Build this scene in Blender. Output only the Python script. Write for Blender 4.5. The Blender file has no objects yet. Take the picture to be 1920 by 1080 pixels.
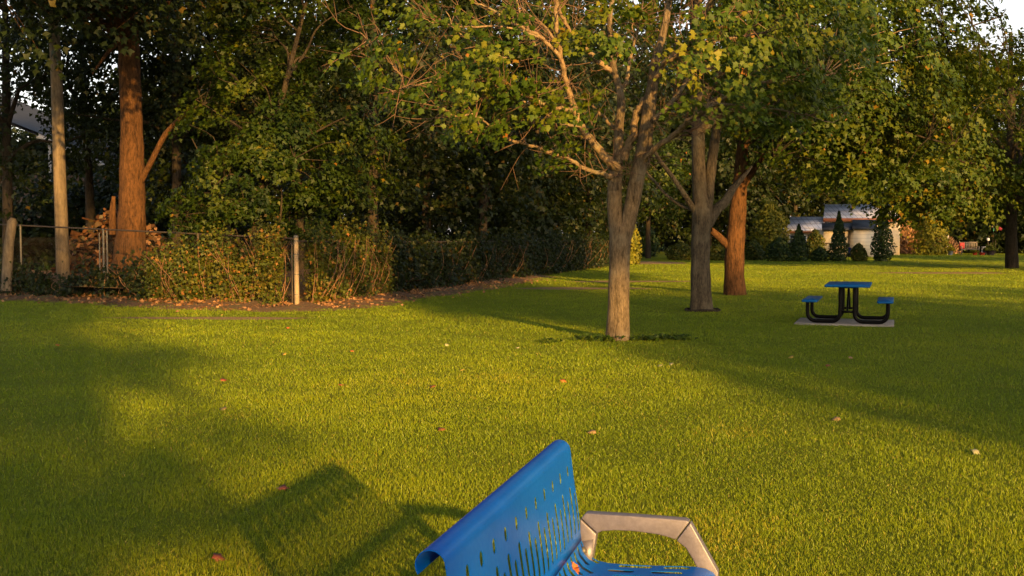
import bpy, math, numpy as np
from mathutils import Vector
rad = math.radians
sc = bpy.context.scene
col = sc.collection
TAU = 2*math.pi

# ------------------------------------------------------------------ camera model
F, CX, CY, H = 2100.0, 960.0, 540.0, 1.65
P = math.atan((540-440)/F)
cP, sP = math.cos(P), math.sin(P)
def ray(px, py):
    dx = (px-CX)/F; dz = (CY-py)/F
    y = cP+dz*sP
    return dx/y, (-sP+dz*cP)/y
def at(px, py, Y):
    a, b = ray(px, py)
    return np.array((a*Y, Y, H+b*Y))
def gnd(px, py):
    a, b = ray(px, py)
    Y = -H/b
    return np.array((a*Y, Y, 0.0))
def ppm(Y): return F/Y            # photo pixels per metre at depth Y

SUN_AZ = rad(21.5)                # shadows run away from the camera and to the left
SUN_EL = rad(12.0)
SH = np.array((-math.sin(SUN_AZ), math.cos(SUN_AZ)))
def uv(u, v):                     # u across the light, v along it
    return np.array((u*SH[1]+v*SH[0], -u*SH[0]+v*SH[1]))

# ------------------------------------------------------------------ object helpers
def tag(o, label=None, cat=None, group=None, kind=None):
    if label: o['label'] = label
    if cat: o['category'] = cat
    if group: o['group'] = group
    if kind: o['kind'] = kind
    return o
def thing(name, label, cat, loc=(0, 0, 0), group=None, rz=0.0):
    o = bpy.data.objects.new(name, None)
    o.empty_display_size = .2
    o.location = tuple(float(c) for c in loc)
    o.rotation_euler = (0, 0, rz)
    col.objects.link(o)
    return tag(o, label, cat, group)

class MB:
    """collects (verts, faces) pieces; build() links them as one mesh object"""
    def __init__(s): s.V = []; s.F = []; s.n = 0; s.A = []
    def add(s, V, Fs, tint=None):
        V = np.asarray(V, float)
        if isinstance(Fs, np.ndarray): Fs = [Fs]
        for f in Fs:
            if isinstance(f, np.ndarray):
                s.F.append(f.astype(np.int32)+s.n)
                s.A.append(np.broadcast_to(np.asarray(.5 if tint is None else tint, np.float32), (len(f),)))
            else:
                s.F.append((np.asarray([f], np.int32))+s.n)
                s.A.append(np.full(1, .5 if tint is None or np.ndim(tint) else tint, np.float32))
        s.V.append(V); s.n += len(V)
        return s
    def build(s, name, mat, parent=None, world=False, smooth=False):
        V = np.concatenate(s.V) if s.V else np.zeros((0, 3))
        if parent is not None and world:      # vertices were given in world space
            V = V-np.array(parent.location)
        me = bpy.data.meshes.new(name)
        me.vertices.add(len(V)); me.vertices.foreach_set('co', V.astype(np.float32).ravel())
        lt = np.concatenate([np.full(len(f), f.shape[1], np.int32) for f in s.F])
        li = np.concatenate([f.ravel() for f in s.F])
        ls = np.concatenate(([0], np.cumsum(lt)[:-1])).astype(np.int32)
        me.loops.add(len(li)); me.loops.foreach_set('vertex_index', li.astype(np.int32))
        me.polygons.add(len(lt)); me.polygons.foreach_set('loop_start', ls)
        if smooth: me.polygons.foreach_set('use_smooth', np.ones(len(lt), bool))
        at_ = me.attributes.new('tint', 'FLOAT', 'FACE')
        at_.data.foreach_set('value', np.concatenate(s.A).astype(np.float32))
        me.update(calc_edges=True); me.validate()
        if mat: me.materials.append(mat)
        o = bpy.data.objects.new(name, me)
        col.objects.link(o)
        if parent is not None: o.parent = parent
        return o

def box(mb, lo, hi, M=None, tint=None):
    x0, y0, z0 = lo; x1, y1, z1 = hi
    V = np.array([(x0,y0,z0),(x1,y0,z0),(x1,y1,z0),(x0,y1,z0),(x0,y0,z1),(x1,y0,z1),(x1,y1,z1),(x0,y1,z1)], float)
    if M is not None: V = V@M[:3, :3].T+M[:3, 3]
    mb.add(V, np.array([(0,3,2,1),(4,5,6,7),(0,1,5,4),(1,2,6,5),(2,3,7,6),(3,0,4,7)]), tint)
def rotz(a, t=(0, 0, 0)):
    c, s = math.cos(a), math.sin(a)
    M = np.eye(4); M[:3, :3] = [(c, -s, 0), (s, c, 0), (0, 0, 1)]; M[:3, 3] = t
    return M

def spline(pts, n=6):
    P_ = np.asarray(pts, float)
    if len(P_) < 3: return np.linspace(P_[0], P_[-1], n+1)
    Q = np.vstack((2*P_[0]-P_[1], P_, 2*P_[-1]-P_[-2]))
    out = []
    t = np.linspace(0, 1, n, endpoint=False)[:, None]
    for i in range(1, len(Q)-2):
        a, b, c, d = Q[i-1], Q[i], Q[i+1], Q[i+2]
        out.append(.5*((2*b)+(c-a)*t+(2*a-5*b+4*c-d)*t*t+(3*b-a-3*c+d)*t**3))
    return np.vstack(out+[P_[-1:]])
def tube(mb, path, r, sides=8, rough=0.0, rng=None, tint=None, cap=False):
    path = np.asarray(path, float); n = len(path)
    r = np.interp(np.linspace(0, 1, n), np.linspace(0, 1, len(r)), r) if np.ndim(r) else np.full(n, float(r))
    T = np.gradient(path, axis=0); T /= np.linalg.norm(T, axis=1)[:, None]+1e-9
    a = np.array((1., 0, 0)) if abs(T[0, 0]) < .8 else np.array((0, 1., 0))
    N = a-T[0]*a.dot(T[0]); N /= np.linalg.norm(N)
    th = np.arange(sides)*TAU/sides
    V = np.zeros((n, sides, 3))
    if rough and rng is not None:
        ph = rng.uniform(0, TAU, (4,)); am = rng.uniform(.3, 1, 4)
    for i in range(n):
        N = N-T[i]*N.dot(T[i]); N /= np.linalg.norm(N)+1e-9
        B = np.cross(T[i], N)
        rr = np.full(sides, r[i])
        if rough and rng is not None:
            L = path[i].sum()
            rr = rr*(1+rough*(am[0]*np.sin(2*th+ph[0]+.5*L)+am[1]*np.sin(3*th+ph[1]+1.1*L)+.6*am[2]*np.sin(5*th+ph[2]-2*L)+.5*np.sin(9*L+ph[3])))
        V[i] = path[i]+np.outer(np.cos(th)*rr, N)+np.outer(np.sin(th)*rr, B)
    i0 = np.arange(n-1)[:, None]*sides; k = np.arange(sides)[None, :]; k2 = (k+1) % sides
    q = np.stack((i0+k, i0+k2, i0+sides+k2, i0+sides+k), -1).reshape(-1, 4)
    mb.add(V.reshape(-1, 3), q, tint)
    if cap:
        mb.add(V[-1], [tuple(range(sides))], tint); mb.add(V[0][::-1], [tuple(range(sides))], tint)
def lathe(mb, prof, sides=16, c=(0, 0, 0), tint=None):
    prof = np.asarray(prof, float); th = np.arange(sides)*TAU/sides
    V = np.stack((np.outer(prof[:, 0], np.cos(th)), np.outer(prof[:, 0], np.sin(th)), np.repeat(prof[:, 1:2], sides, 1)), -1)+np.array(c)
    n = len(prof); i0 = np.arange(n-1)[:, None]*sides; k = np.arange(sides)[None, :]; k2 = (k+1) % sides
    mb.add(V.reshape(-1, 3), np.stack((i0+k, i0+k2, i0+sides+k2, i0+sides+k), -1).reshape(-1, 4), tint)
def prism(mb, poly, ax0, ax1, ext, tint=None):
    """polygon (a,b) in the plane ax0/ax1, extruded along vector ext"""
    poly = np.asarray(poly, float); n = len(poly)
    A = np.outer(poly[:, 0], ax0)+np.outer(poly[:, 1], ax1); B = A+np.asarray(ext)
    k = np.arange(n); k2 = (k+1) % n
    mb.add(np.vstack((A, B)), [np.stack((k, k2, n+k2, n+k), -1), tuple(range(n-1, -1, -1)), tuple(range(n, 2*n))], tint)

# ------------------------------------------------------------------ materials
def newmat(name):
    m = bpy.data.materials.new(name); m.use_nodes = True
    nt = m.node_tree; b = nt.nodes['Principled BSDF']
    return m, nt, b
def N(nt, t, **k):
    n = nt.nodes.new(t)
    for a, v in k.items():
        if a in n.inputs.keys(): n.inputs[a].default_value = v
        else: setattr(n, a, v)
    return n
def ramp(nt, fac, stops):
    r = nt.nodes.new('ShaderNodeValToRGB'); e = r.color_ramp.elements
    while len(e) < len(stops): e.new(.5)
    for i, (p, c) in enumerate(stops):
        e[i].position = p; e[i].color = (*c, 1)
    nt.links.new(fac, r.inputs[0]); return r.outputs[0]
def noise(nt, scale, detail=4, rough=.55, vec=None, stretch=None, coord='Object'):
    tc = nt.nodes.new('ShaderNodeTexCoord'); v = tc.outputs[coord] if vec is None else vec
    if stretch is not None:
        mp = nt.nodes.new('ShaderNodeMapping'); mp.inputs['Scale'].default_value = stretch
        nt.links.new(v, mp.inputs[0]); v = mp.outputs[0]
    n = N(nt, 'ShaderNodeTexNoise', Scale=scale, Detail=detail, Roughness=rough)
    nt.links.new(v, n.inputs['Vector']); return n.outputs[0]
def bump(nt, b, h, strength=.4, dist=.02):
    bp = N(nt, 'ShaderNodeBump', Strength=strength, Distance=dist)
    nt.links.new(h, bp.inputs['Height']); nt.links.new(bp.outputs[0], b.inputs['Normal'])
def mixc(nt, fac, a, b):
    m = nt.nodes.new('ShaderNodeMix'); m.data_type = 'RGBA'
    for s, v in ((m.inputs[0], fac), (m.inputs[6], a), (m.inputs[7], b)):
        if hasattr(v, 'node'): nt.links.new(v, s)
        else: s.default_value = v if np.ndim(v) == 0 else (*v, 1)
    return m.outputs[2]

def plain(name, c, rough=.6, metal=0.0, var=.15, scale=6, bumpS=0, coat=0, spec=.4):
    m, nt, b = newmat(name)
    n = noise(nt, scale)
    lo = tuple(x*(1-var) for x in c); hi = tuple(min(1, x*(1+var)) for x in c)
    nt.links.new(ramp(nt, n, [(.3, lo), (.7, hi)]), b.inputs['Base Color'])
    b.inputs['Roughness'].default_value = rough; b.inputs['Metallic'].default_value = metal
    b.inputs['Coat Weight'].default_value = coat; b.inputs['Specular IOR Level'].default_value = spec
    if bumpS: bump(nt, b, noise(nt, scale*6), bumpS, .01)
    return m
def leafmat(name, stops, trans=.3, rough=.55, spec=.25, tcol=(.16, .2, .015)):
    m, nt, b = newmat(name)
    a = N(nt, 'ShaderNodeAttribute', attribute_name='tint')
    c = ramp(nt, a.outputs['Fac'], stops)
    nt.links.new(c, b.inputs['Base Color'])
    b.inputs['Roughness'].default_value = rough; b.inputs['Specular IOR Level'].default_value = spec
    t = nt.nodes.new('ShaderNodeBsdfTranslucent')
    nt.links.new(mixc(nt, .4, c, tcol), t.inputs[0])
    mx = N(nt, 'ShaderNodeMixShader', Fac=trans)
    nt.links.new(b.outputs[0], mx.inputs[1]); nt.links.new(t.outputs[0], mx.inputs[2])
    nt.links.new(mx.outputs[0], nt.nodes['Material Output'].inputs[0])
    return m
def barkmat(name, lo, hi, patch=None, scale=10, stretch=(1, 1, .22), bs=.9):
    m, nt, b = newmat(name)
    n1 = noise(nt, scale, 8, .65, stretch=stretch)
    n0 = noise(nt, scale*2.6, 5, .7, stretch=(1, 1, max(stretch[2], .3)))
    av = N(nt, 'ShaderNodeMix'); av.inputs[0].default_value = .5; nt.links.new(n1, av.inputs[2]); nt.links.new(n0, av.inputs[3])
    c = ramp(nt, av.outputs[0], [(.38, lo), (.58, hi)])
    if patch is not None:
        n2 = noise(nt, 2.2, 5, .6)
        c = mixc(nt, ramp(nt, n2, [(.52, (0, 0, 0)), (.66, (.7, .7, .7))]), c, patch)
    nt.links.new(c, b.inputs['Base Color']); b.inputs['Roughness'].default_value = .9
    b.inputs['Specular IOR Level'].default_value = .15
    n3 = noise(nt, scale*3, 6, .7, stretch=stretch)
    ad = N(nt, 'ShaderNodeMath', operation='ADD'); nt.links.new(n1, ad.inputs[0]); nt.links.new(n3, ad.inputs[1])
    bump(nt, b, ad.outputs[0], bs, .055)
    return m

G1, G2, G3 = (.022, .050, .006), (.055, .095, .008), (.135, .150, .008)
M = {}
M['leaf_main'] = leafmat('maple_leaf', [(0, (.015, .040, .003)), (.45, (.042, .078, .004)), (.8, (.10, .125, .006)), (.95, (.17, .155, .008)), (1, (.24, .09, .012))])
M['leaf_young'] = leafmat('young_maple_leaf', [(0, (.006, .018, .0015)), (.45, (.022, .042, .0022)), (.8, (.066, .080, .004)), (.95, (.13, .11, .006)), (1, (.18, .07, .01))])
M['leaf_dark'] = leafmat('dark_leaf', [(0, (.0035, .009, .001)), (.5, (.010, .019, .0018)), (.85, (.026, .032, .0025)), (1, (.06, .036, .004))], trans=.2)  # leaf green lowered so the wood reads as deep shade
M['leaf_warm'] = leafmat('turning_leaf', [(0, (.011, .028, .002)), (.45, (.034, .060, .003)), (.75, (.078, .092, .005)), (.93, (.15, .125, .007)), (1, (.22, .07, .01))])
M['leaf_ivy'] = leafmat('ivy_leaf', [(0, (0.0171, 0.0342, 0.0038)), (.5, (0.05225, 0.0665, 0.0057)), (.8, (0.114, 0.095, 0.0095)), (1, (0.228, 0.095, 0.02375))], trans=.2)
M['leaf_conifer'] = leafmat('conifer_leaf', [(0, (.012, .028, .006)), (.6, (.026, .05, .008)), (1, (.055, .075, .01))], trans=.1)
M['leaf_brown'] = leafmat('dry_leaf', [(0, (.09, .045, .02)), (.5, (.20, .10, .04)), (1, (.34, .19, .09))], trans=.15, tcol=(.3, .15, .05))
M['leaf_brush'] = leafmat('brush_leaf', [(0, (.02, .022, .004)), (.5, (.06, .03, .012)), (1, (.14, .06, .025))], trans=.1, tcol=(.1, .05, .02))
M['leaf_yellow'] = leafmat('yellow_shrub_leaf', [(0, (.05, .07, .008)), (.5, (.15, .15, .012)), (1, (.27, .22, .02))])
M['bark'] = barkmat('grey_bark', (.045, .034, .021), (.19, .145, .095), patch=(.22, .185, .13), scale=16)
M['bark_shade'] = barkmat('shaded_bark', (.026, .021, .014), (.115, .09, .058), patch=(.13, .115, .08), scale=15)  # darker copy of the grey bark, shade put into its colour
M['bark_limb'] = barkmat('limb_bark', (.07, .05, .03), (.24, .17, .10), patch=(.17, .16, .10), scale=14, stretch=(1, 1, .6), bs=.4)
M['twig'] = plain('twig', (.12, .07, .045), .8, var=.3, scale=8)
M['bark_brown'] = barkmat('brown_bark', (.026, .013, .006), (.115, .055, .022), scale=11, bs=1.0)
M['log'] = barkmat('log_wood', (.014, .006, .003), (.05, .021, .009), scale=6)
M['stem'] = plain('vine_stem', (.16, .085, .045), .8, var=.35, scale=8)
M['bark_dark'] = barkmat('dark_bark', (.018, .014, .010), (.055, .043, .03), scale=11)
M['pole_wood'] = barkmat('pole_wood', (.075, .058, .04), (.165, .128, .085), patch=(.065, .05, .035), scale=7, stretch=(1, 1, .08), bs=.35)
M['galv'] = plain('galvanised_steel', (.10, .095, .085), .55, .4, .2, 20)
M['rail'] = plain('weathered_rail', (.045, .034, .027), .7, .2, .3, 12)
M['post_tan'] = plain('weathered_post', (.24, .18, .115), .7, .1, .15, 6, .2)
M['steel_black'] = plain('black_powder_coat', (.003, .0025, .0025), .4, 0, .2, 30, spec=.1)
M['table_blue'] = plain('blue_vinyl', (.001, .085, .27), .45, 0, .15, 9, .1, spec=.2)
M['concrete'] = plain('concrete', (.25, .22, .19), .9, 0, .25, 5, .4)

# blue painted steel
m, nt, b = newmat('blue_paint')
n = noise(nt, 3.5, 6)
cb_ = ramp(nt, n, [(.3, (.0003, .075, .40)), (.7, (.0006, .095, .50))])
cb_ = mixc(nt, ramp(nt, noise(nt, 55, 6, .75, stretch=(1, 1, .35)), [(.60, (0, 0, 0)), (.70, (.45,)*3)]), cb_, (.018, .12, .38))
cb_ = mixc(nt, ramp(nt, noise(nt, 190, 2, .5), [(.70, (0, 0, 0)), (.74, (.6,)*3)]), cb_, (.10, .11, .12))
nt.links.new(cb_, b.inputs['Base Color'])
nt.links.new(ramp(nt, noise(nt, 60, 4), [(.3, (.30,)*3), (.75, (.40,)*3)]), b.inputs['Roughness'])
b.inputs['Specular IOR Level'].default_value = .12
M['blue'] = m
m, nt, b = newmat('cast_aluminium')
nt.links.new(ramp(nt, noise(nt, 45, 6, .7), [(.3, (.14, .135, .17)), (.7, (.21, .20, .245))]), b.inputs['Base Color'])
b.inputs['Metallic'].default_value = .55; b.inputs['Roughness'].default_value = .5
bump(nt, b, noise(nt, 300, 3), .12, .002)
M['alu'] = m

# lawn soil sheet
def lawnmat(name, far=True):
    m, nt, b = newmat(name)
    big = noise(nt, .22, 5, .6)
    mid = noise(nt, 1.7, 6, .65)
    fine = noise(nt, 38, 8, .75)
    c = ramp(nt, fine, [(.25, (.07, .11, .005)), (.5, (.13, .175, .008)), (.8, (.19, .22, .012))])
    c = mixc(nt, ramp(nt, mid, [(.45, (0, 0, 0)), (.72, (.45, .45, .45))]), c, (.19, .18, .014))
    c = mixc(nt, ramp(nt, big, [(.45, (0, 0, 0)), (.7, (.4, .4, .4))]), c, (.18, .20, .014))
    nt.links.new(c, b.inputs['Base Color']); b.inputs['Roughness'].default_value = .9
    b.inputs['Specular IOR Level'].default_value = .1
    bump(nt, b, noise(nt, 70, 8, .8), 1.0, .06)
    return m
M['lawn'] = lawnmat('lawn_ground')
M['grass'] = leafmat('grass_blade', [(0, (.08, .13, .004)), (.4, (.175, .245, .006)), (.75, (.27, .30, .009)), (.95, (.34, .29, .03)), (1, (.40, .32, .09))], trans=.35, rough=.45, spec=.3, tcol=(.2, .26, .012))
m, nt, b = newmat('leaf_litter_soil')
c = ramp(nt, noise(nt, 14, 8, .75), [(.25, (.04, .022, .01)), (.5, (.13, .065, .028)), (.78, (.24, .13, .055))])
c = mixc(nt, ramp(nt, noise(nt, 1.3, 6, .7), [(.5, (0, 0, 0)), (.64, (.8, .8, .8))]), c, (.06, .085, .012))
nt.links.new(c, b.inputs['Base Color']); b.inputs['Roughness'].default_value = .95
bump(nt, b, noise(nt, 20, 8, .8), 1.0, .08)
M['dirt'] = m
m, nt, b = newmat('bare_soil')
nt.links.new(ramp(nt, noise(nt, 9, 8, .75), [(.25, (.10, .06, .025)), (.5, (.19, .12, .05)), (.78, (.27, .18, .08))]), b.inputs['Base Color'])
b.inputs['Roughness'].default_value = .95; bump(nt, b, noise(nt, 25, 8, .8), .8, .04)
M['soil'] = m

# ------------------------------------------------------------------ foliage
def _mirror(r): return r+[(-x, y) for x, y in reversed(r[1:-1])]
HI = _mirror([(0, 0), (.30, -.03), (.27, .17), (.58, .40), (.33, .47), (.27, .60), (0, 1)])
LO = _mirror([(0, 0), (.50, .34), (.20, .50), (0, 1)])
KITE = _mirror([(0, 0), (.36, .45), (0, 1)])
BLADE = _mirror([(0, 0), (.12, .4), (0, 1)])
def leafshape(kind):
    pts = np.array({'hi': HI, 'lo': LO, 'kite': KITE, 'blade': BLADE}[kind], float)
    n = len(pts)
    if kind == 'hi':
        V = np.vstack((pts, (0, .34)))
        T = np.array([(n, i, (i+1) % n) for i in range(n)])
    else:
        V = pts; T = np.array([(0, i, i+1) for i in range(1, n-1)])
    z = -.22*np.abs(V[:, 0])-.16*V[:, 1]**2
    return np.column_stack((V, z)), T
def unit(v): return v/(np.linalg.norm(v, axis=-1, keepdims=True)+1e-9)
def leaves(mb, pos, nrm, tip, size, tint, kind):
    S, T = leafshape(kind)
    n = unit(nrm); t = unit(tip-n*np.sum(tip*n, 1, keepdims=True)); s = np.cross(t, n)
    V = pos[:, None, :]+size[:, None, None]*(S[None, :, 0:1]*s[:, None]+(S[None, :, 1:2]-.4)*t[:, None]+S[None, :, 2:3]*n[:, None])
    k = len(S); Fs = (np.arange(len(pos))[:, None, None]*k+T[None]).reshape(-1, 3)
    mb.add(V.reshape(-1, 3), Fs, np.repeat(tint, len(T)))
def clumpleaves(mb, C, cr, nl, size, rng, centre, kind='lo', flat=.34, droop=.5, tmu=.42, tvar=.13, odd=.02, up=.7):
    C = np.asarray(C, float); n = len(C)
    cr = np.broadcast_to(cr, (n,)); nl = np.broadcast_to(nl, (n,)).astype(int)
    idx = np.repeat(np.arange(n), nl); m = len(idx)
    q = unit(rng.normal(size=(m, 3)))*(rng.random((m, 1))**.55)
    R_ = cr[idx][:, None]
    # each clump is a layered, tilted spray
    oc = unit(C-np.asarray(centre)); oc[:, 2] *= .3
    tilt = unit(rng.normal(size=(n, 3))*.32+np.array((0, 0, .8))+.65*oc)[idx]
    q = q-tilt*np.sum(q*tilt, 1, keepdims=True)*(1-flat)
    pos = C[idx]+q*R_
    pos[:, 2] -= droop*R_[:, 0]*(q[:, 0]**2+q[:, 1]**2)
    out = unit(pos-np.asarray(centre)); outh = out.copy(); outh[:, 2] *= .4
    nr = .35*up*np.array((0, 0, 1))+.7*tilt+.45*outh+.5*rng.normal(size=(m, 3))
    tp = .5*outh+np.array((0, 0, -.65))+.6*rng.normal(size=(m, 3))
    ct = rng.normal(tmu, tvar, n)[idx]
    ti = np.clip(ct+rng.normal(0, .10, m), 0, .93)
    ti = np.where(rng.random(m) < odd, rng.uniform(.93, 1, m), ti)
    leaves(mb, pos, nr, tp, size*rng.uniform(.55, 1.15, m), ti, kind)
def crownpts(ells, n, rng, holes=6, hr=.32, inner=.3, zmin=-9, keep=None):
    """clump centres in the shell of a union of ellipsoids ((cx,cy,cz),(rx,ry,rz),weight)"""
    w = np.array([e[2] for e in ells], float); w /= w.sum()
    H_ = []
    for e in ells:
        for _ in range(holes):
            H_.append((np.array(e[0])+unit(rng.normal(size=3))*np.array(e[1])*.85, hr*min(e[1])*rng.uniform(.6, 1.3)))
    out = []
    while len(out) < n:
        e = ells[rng.choice(len(ells), p=w)]
        d = unit(rng.normal(size=3)); r = (inner+(1-inner)*rng.random())**.6*rng.uniform(.9, 1.08)
        p = np.array(e[0])+d*r*np.array(e[1])
        if p[2] < zmin: continue
        if keep is not None and not keep(p): continue
        if any(np.sum((p-h)**2) < k*k for h, k in H_): continue
        out.append(p)
    return np.array(out)
def limbs(mb, trunk, C, rng, nlimb=10, r0=.11, twig_r=.014, zlo=.35, twigs=True):
    """limbs from the trunk path to a spread of clumps, then twigs from there to the other clumps"""
    C = np.asarray(C); trunk = np.asarray(trunk)
    idx = [int(rng.integers(len(C)))]
    d = np.linalg.norm(C-C[idx[0]], axis=1)
    for _ in range(min(nlimb, len(C))-1):
        j = int(np.argmax(d)); idx.append(j); d = np.minimum(d, np.linalg.norm(C-C[j], axis=1))
    cand = []
    z0, z1 = trunk[0, 2], trunk[-1, 2]
    for j in idx:
        c = C[j]
        zt = np.clip(c[2]-.55*np.linalg.norm(c[:2]-trunk[len(trunk)//2, :2])-.5, z0+zlo*(z1-z0), z1)
        a = trunk[np.argmin(np.abs(trunk[:, 2]-zt))]
        L = np.linalg.norm(c-a)
        mid = a+(c-a)*.5+np.array((0, 0, .10*L))+rng.normal(size=3)*.06*L
        q1 = a+(c-a)*.22+np.array((0, 0, .10*L))+rng.normal(size=3)*.03*L
        p = spline([a, q1, mid, c], 5)
        rr = r0*min(1, L/4+.25)
        tube(mb, p, (rr, rr*.6, rr*.18), 6)
        cand.append(p[3:])
    if twigs:
        cand = np.vstack(cand)
        for c in C:
            k = np.argmin(np.linalg.norm(cand-c, axis=1)+.4*np.maximum(cand[:, 2]-c[2], 0)); a = cand[k]
            L = np.linalg.norm(c-a)
            if L < .1: continue
            p = spline([a, a+(c-a)*.5+np.array((0, 0, .08*L))+rng.normal(size=3)*.08*L, c], 3)
            tube(mb, p, (twig_r, twig_r*.35), 4)

def tree(name, label, group, base, trunk, tr, ells, nclump, cr, nl, size, leafm, barkm, seed, kind='lo', nlimb=10, r0=.11, centre=None, holes=6, hr=.32, inner=.3,
         tmu=.42, tvar=.13, odd=.02, twigs=True, extra_trunks=(), zmin=-9, keep=None, rough=.05, droop=.5, limbm=None, cat='tree', zlo=.35, sides=14):
    rng = np.random.default_rng(seed)
    t = thing(name, label, cat, base, group)
    mb = MB(); tp = spline(trunk, 8)
    tube(mb, tp, tr, sides, rough, rng)
    for pth, r in extra_trunks: tube(mb, spline(pth, 6), r, 10, rough, rng)
    C = crownpts(ells, nclump, rng, holes, hr, inner, zmin, keep)
    mb.build('trunk', barkm, t, True, True)
    lb = MB(); limbs(lb, tp, C, rng, nlimb, r0, zlo=zlo, twigs=twigs); lb.build('branches', limbm or barkm, t, True, True)
    cen = np.mean([e[0] for e in ells], axis=0) if centre is None else centre
    lf = MB(); clumpleaves(lf, C, cr*rng.uniform(.7, 1.3, nclump), nl*rng.uniform(.6, 1.4, nclump), size, rng, cen, kind, tmu=tmu, tvar=tvar, odd=odd, droop=droop)
    lf.build('crown', leafm, t, True)
    return t

# ================================================================== WORLD, SUN, CAMERA
w = bpy.data.worlds.new('World'); sc.world = w; w.use_nodes = True
nt = w.node_tree; bg = nt.nodes['Background']
sky = nt.nodes.new('ShaderNodeTexSky'); sky.sky_type = 'NISHITA'; sky.sun_disc = False
sky.sun_elevation = SUN_EL
sky.air_density = 1.0; sky.dust_density = 2.5; sky.ozone_density = 1.0
sunvec = Vector((-SH[0]*math.cos(SUN_EL), -SH[1]*math.cos(SUN_EL), math.sin(SUN_EL)))
sky.sun_rotation = math.atan2(sunvec.x, sunvec.y)
hs = N(nt, 'ShaderNodeHueSaturation', Saturation=.8)
nt.links.new(sky.outputs[0], hs.inputs['Color'])
mu = nt.nodes.new('ShaderNodeMix'); mu.data_type = 'RGBA'; mu.blend_type = 'MULTIPLY'; mu.inputs[0].default_value = 1
mu.inputs[7].default_value = (1.05, 1.0, .95, 1)
nt.links.new(hs.outputs[0], mu.inputs[6])
# pale evening haze low in the sky
tc = nt.nodes.new('ShaderNodeTexCoord'); sx = nt.nodes.new('ShaderNodeSeparateXYZ'); nt.links.new(tc.outputs['Generated'], sx.inputs[0])
hz_ = ramp(nt, sx.outputs[2], [(0, (3.0, 2.6, 2.6)), (.18, (2.7, 2.3, 2.3)), (.30, (.2, .15, .15)), (.45, (0, 0, 0))])
ad = nt.nodes.new('ShaderNodeMix'); ad.data_type = 'RGBA'; ad.blend_type = 'ADD'; ad.inputs[0].default_value = 1
nt.links.new(mu.outputs[2], ad.inputs[6]); nt.links.new(hz_, ad.inputs[7]); nt.links.new(ad.outputs[2], bg.inputs[0])
bg.inputs[1].default_value = .085

sd = bpy.data.lights.new('sun', 'SUN'); sd.energy = 5.0; sd.angle = rad(.9); sd.color = (1.0, .55, .14)
so = bpy.data.objects.new('sun', sd); col.objects.link(so)
so.rotation_euler = sunvec.to_track_quat('Z', 'Y').to_euler()
so.location = (20, -30, 30)

cd = bpy.data.cameras.new('camera'); cam = bpy.data.objects.new('camera', cd); col.objects.link(cam)
cd.sensor_width = 36; cd.lens = F/1920*36; cd.clip_end = 2000; cd.clip_start = .05
cam.location = (0, 0, H); cam.rotation_euler = (rad(90)-P, 0, 0)
sc.camera = cam
sc.view_settings.view_transform = 'Standard'; sc.view_settings.look = 'None'
sc.view_settings.exposure = 1.55; sc.view_settings.gamma = 1
sc.cycles.max_bounces = 6; sc.cycles.diffuse_bounces = 3; sc.cycles.glossy_bounces = 3; sc.cycles.transmission_bounces = 4
sc.cycles.use_denoising = True

# ================================================================== GROUND
A_ = gnd(557, 578)                                   # corner post of the fence
FL = np.array((-10.5, 28.4))-A_[:2]; FLn = FL/np.linalg.norm(FL)       # left run
FR = np.array((4.7, 58.0))-A_[:2]; FRn = FR/np.linalg.norm(FR)         # right run
g = np.random.default_rng(5)
def sheet(name, mat, poly, z, thick=None):
    mb = MB(); poly = np.asarray(poly, float); n = len(poly)
    V = np.column_stack((poly, np.full(n, z)))
    mb.add(V, [tuple(range(n))]); o = mb.build(name, mat); tag(o, kind='structure'); return o
def blob(cx, cy, rx, ry, seed, n=40, a=0.0):
    r = np.random.default_rng(seed); th = np.arange(n)*TAU/n
    k = 1+.16*np.sin(2*th+r.uniform(0, 6))+.12*np.sin(3*th+r.uniform(0, 6))+.09*np.sin(5*th+r.uniform(0, 6))+.06*np.sin(9*th+r.uniform(0, 6))
    x, y = rx*k*np.cos(th), ry*k*np.sin(th)
    return np.column_stack((cx+x*math.cos(a)-y*math.sin(a), cy+x*math.sin(a)+y*math.cos(a)))
sheet('ground', M['lawn'], [(-600, -300), (600, -300), (600, 900), (-600, 900)], 0.0)

# bank of soil and litter along the left run and the forest floor behind the fence
def bank(name, mat, line, width_front, prof, seed, edge=.35):
    r = np.random.default_rng(seed); mb = MB()
    L = spline(line, 14); n = len(L)
    T = np.gradient(L, axis=0); T = unit(T); Nn = np.column_stack((T[:, 1], -T[:, 0]))
    k = len(prof); V = np.zeros((n, k, 3))
    wob = sum(np.sin(np.arange(n)*f+r.uniform(0, 6))*a for f, a in ((.31, .5), (.83, .3), (1.9, .25)))
    for j, (d, z) in enumerate(prof):
        dd = d+(edge*wob if j <= 1 else 0)
        V[:, j, :2] = L+Nn*dd[:, None] if np.ndim(dd) else L+Nn*dd
        V[:, j, 2] = z+(0 if j == 0 else .03*r.normal(size=n))
    i0 = np.arange(n-1)[:, None]*k; q = np.arange(k-1)[None]
    f = np.stack((i0+q, i0+q+1, i0+k+q+1, i0+k+q), -1).reshape(-1, 4)
    mb.add(V.reshape(-1, 3), f)
    o = mb.build(name, mat, smooth=True); tag(o, kind='structure'); return o
p0 = A_[:2]
bank('dirt_bank', M['dirt'], [p0+FRn*20, p0+FRn*9, p0+FRn*3, p0+FLn*.3, p0+FLn*4, p0+FLn*8, p0+FLn*14, p0+FLn*24], 1.5,
     [(-1.5, .004), (-1.0, .03), (-.4, .07), (.0, .10), (.8, .18), (2.5, .3), (7.0, .36)], 3)

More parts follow.
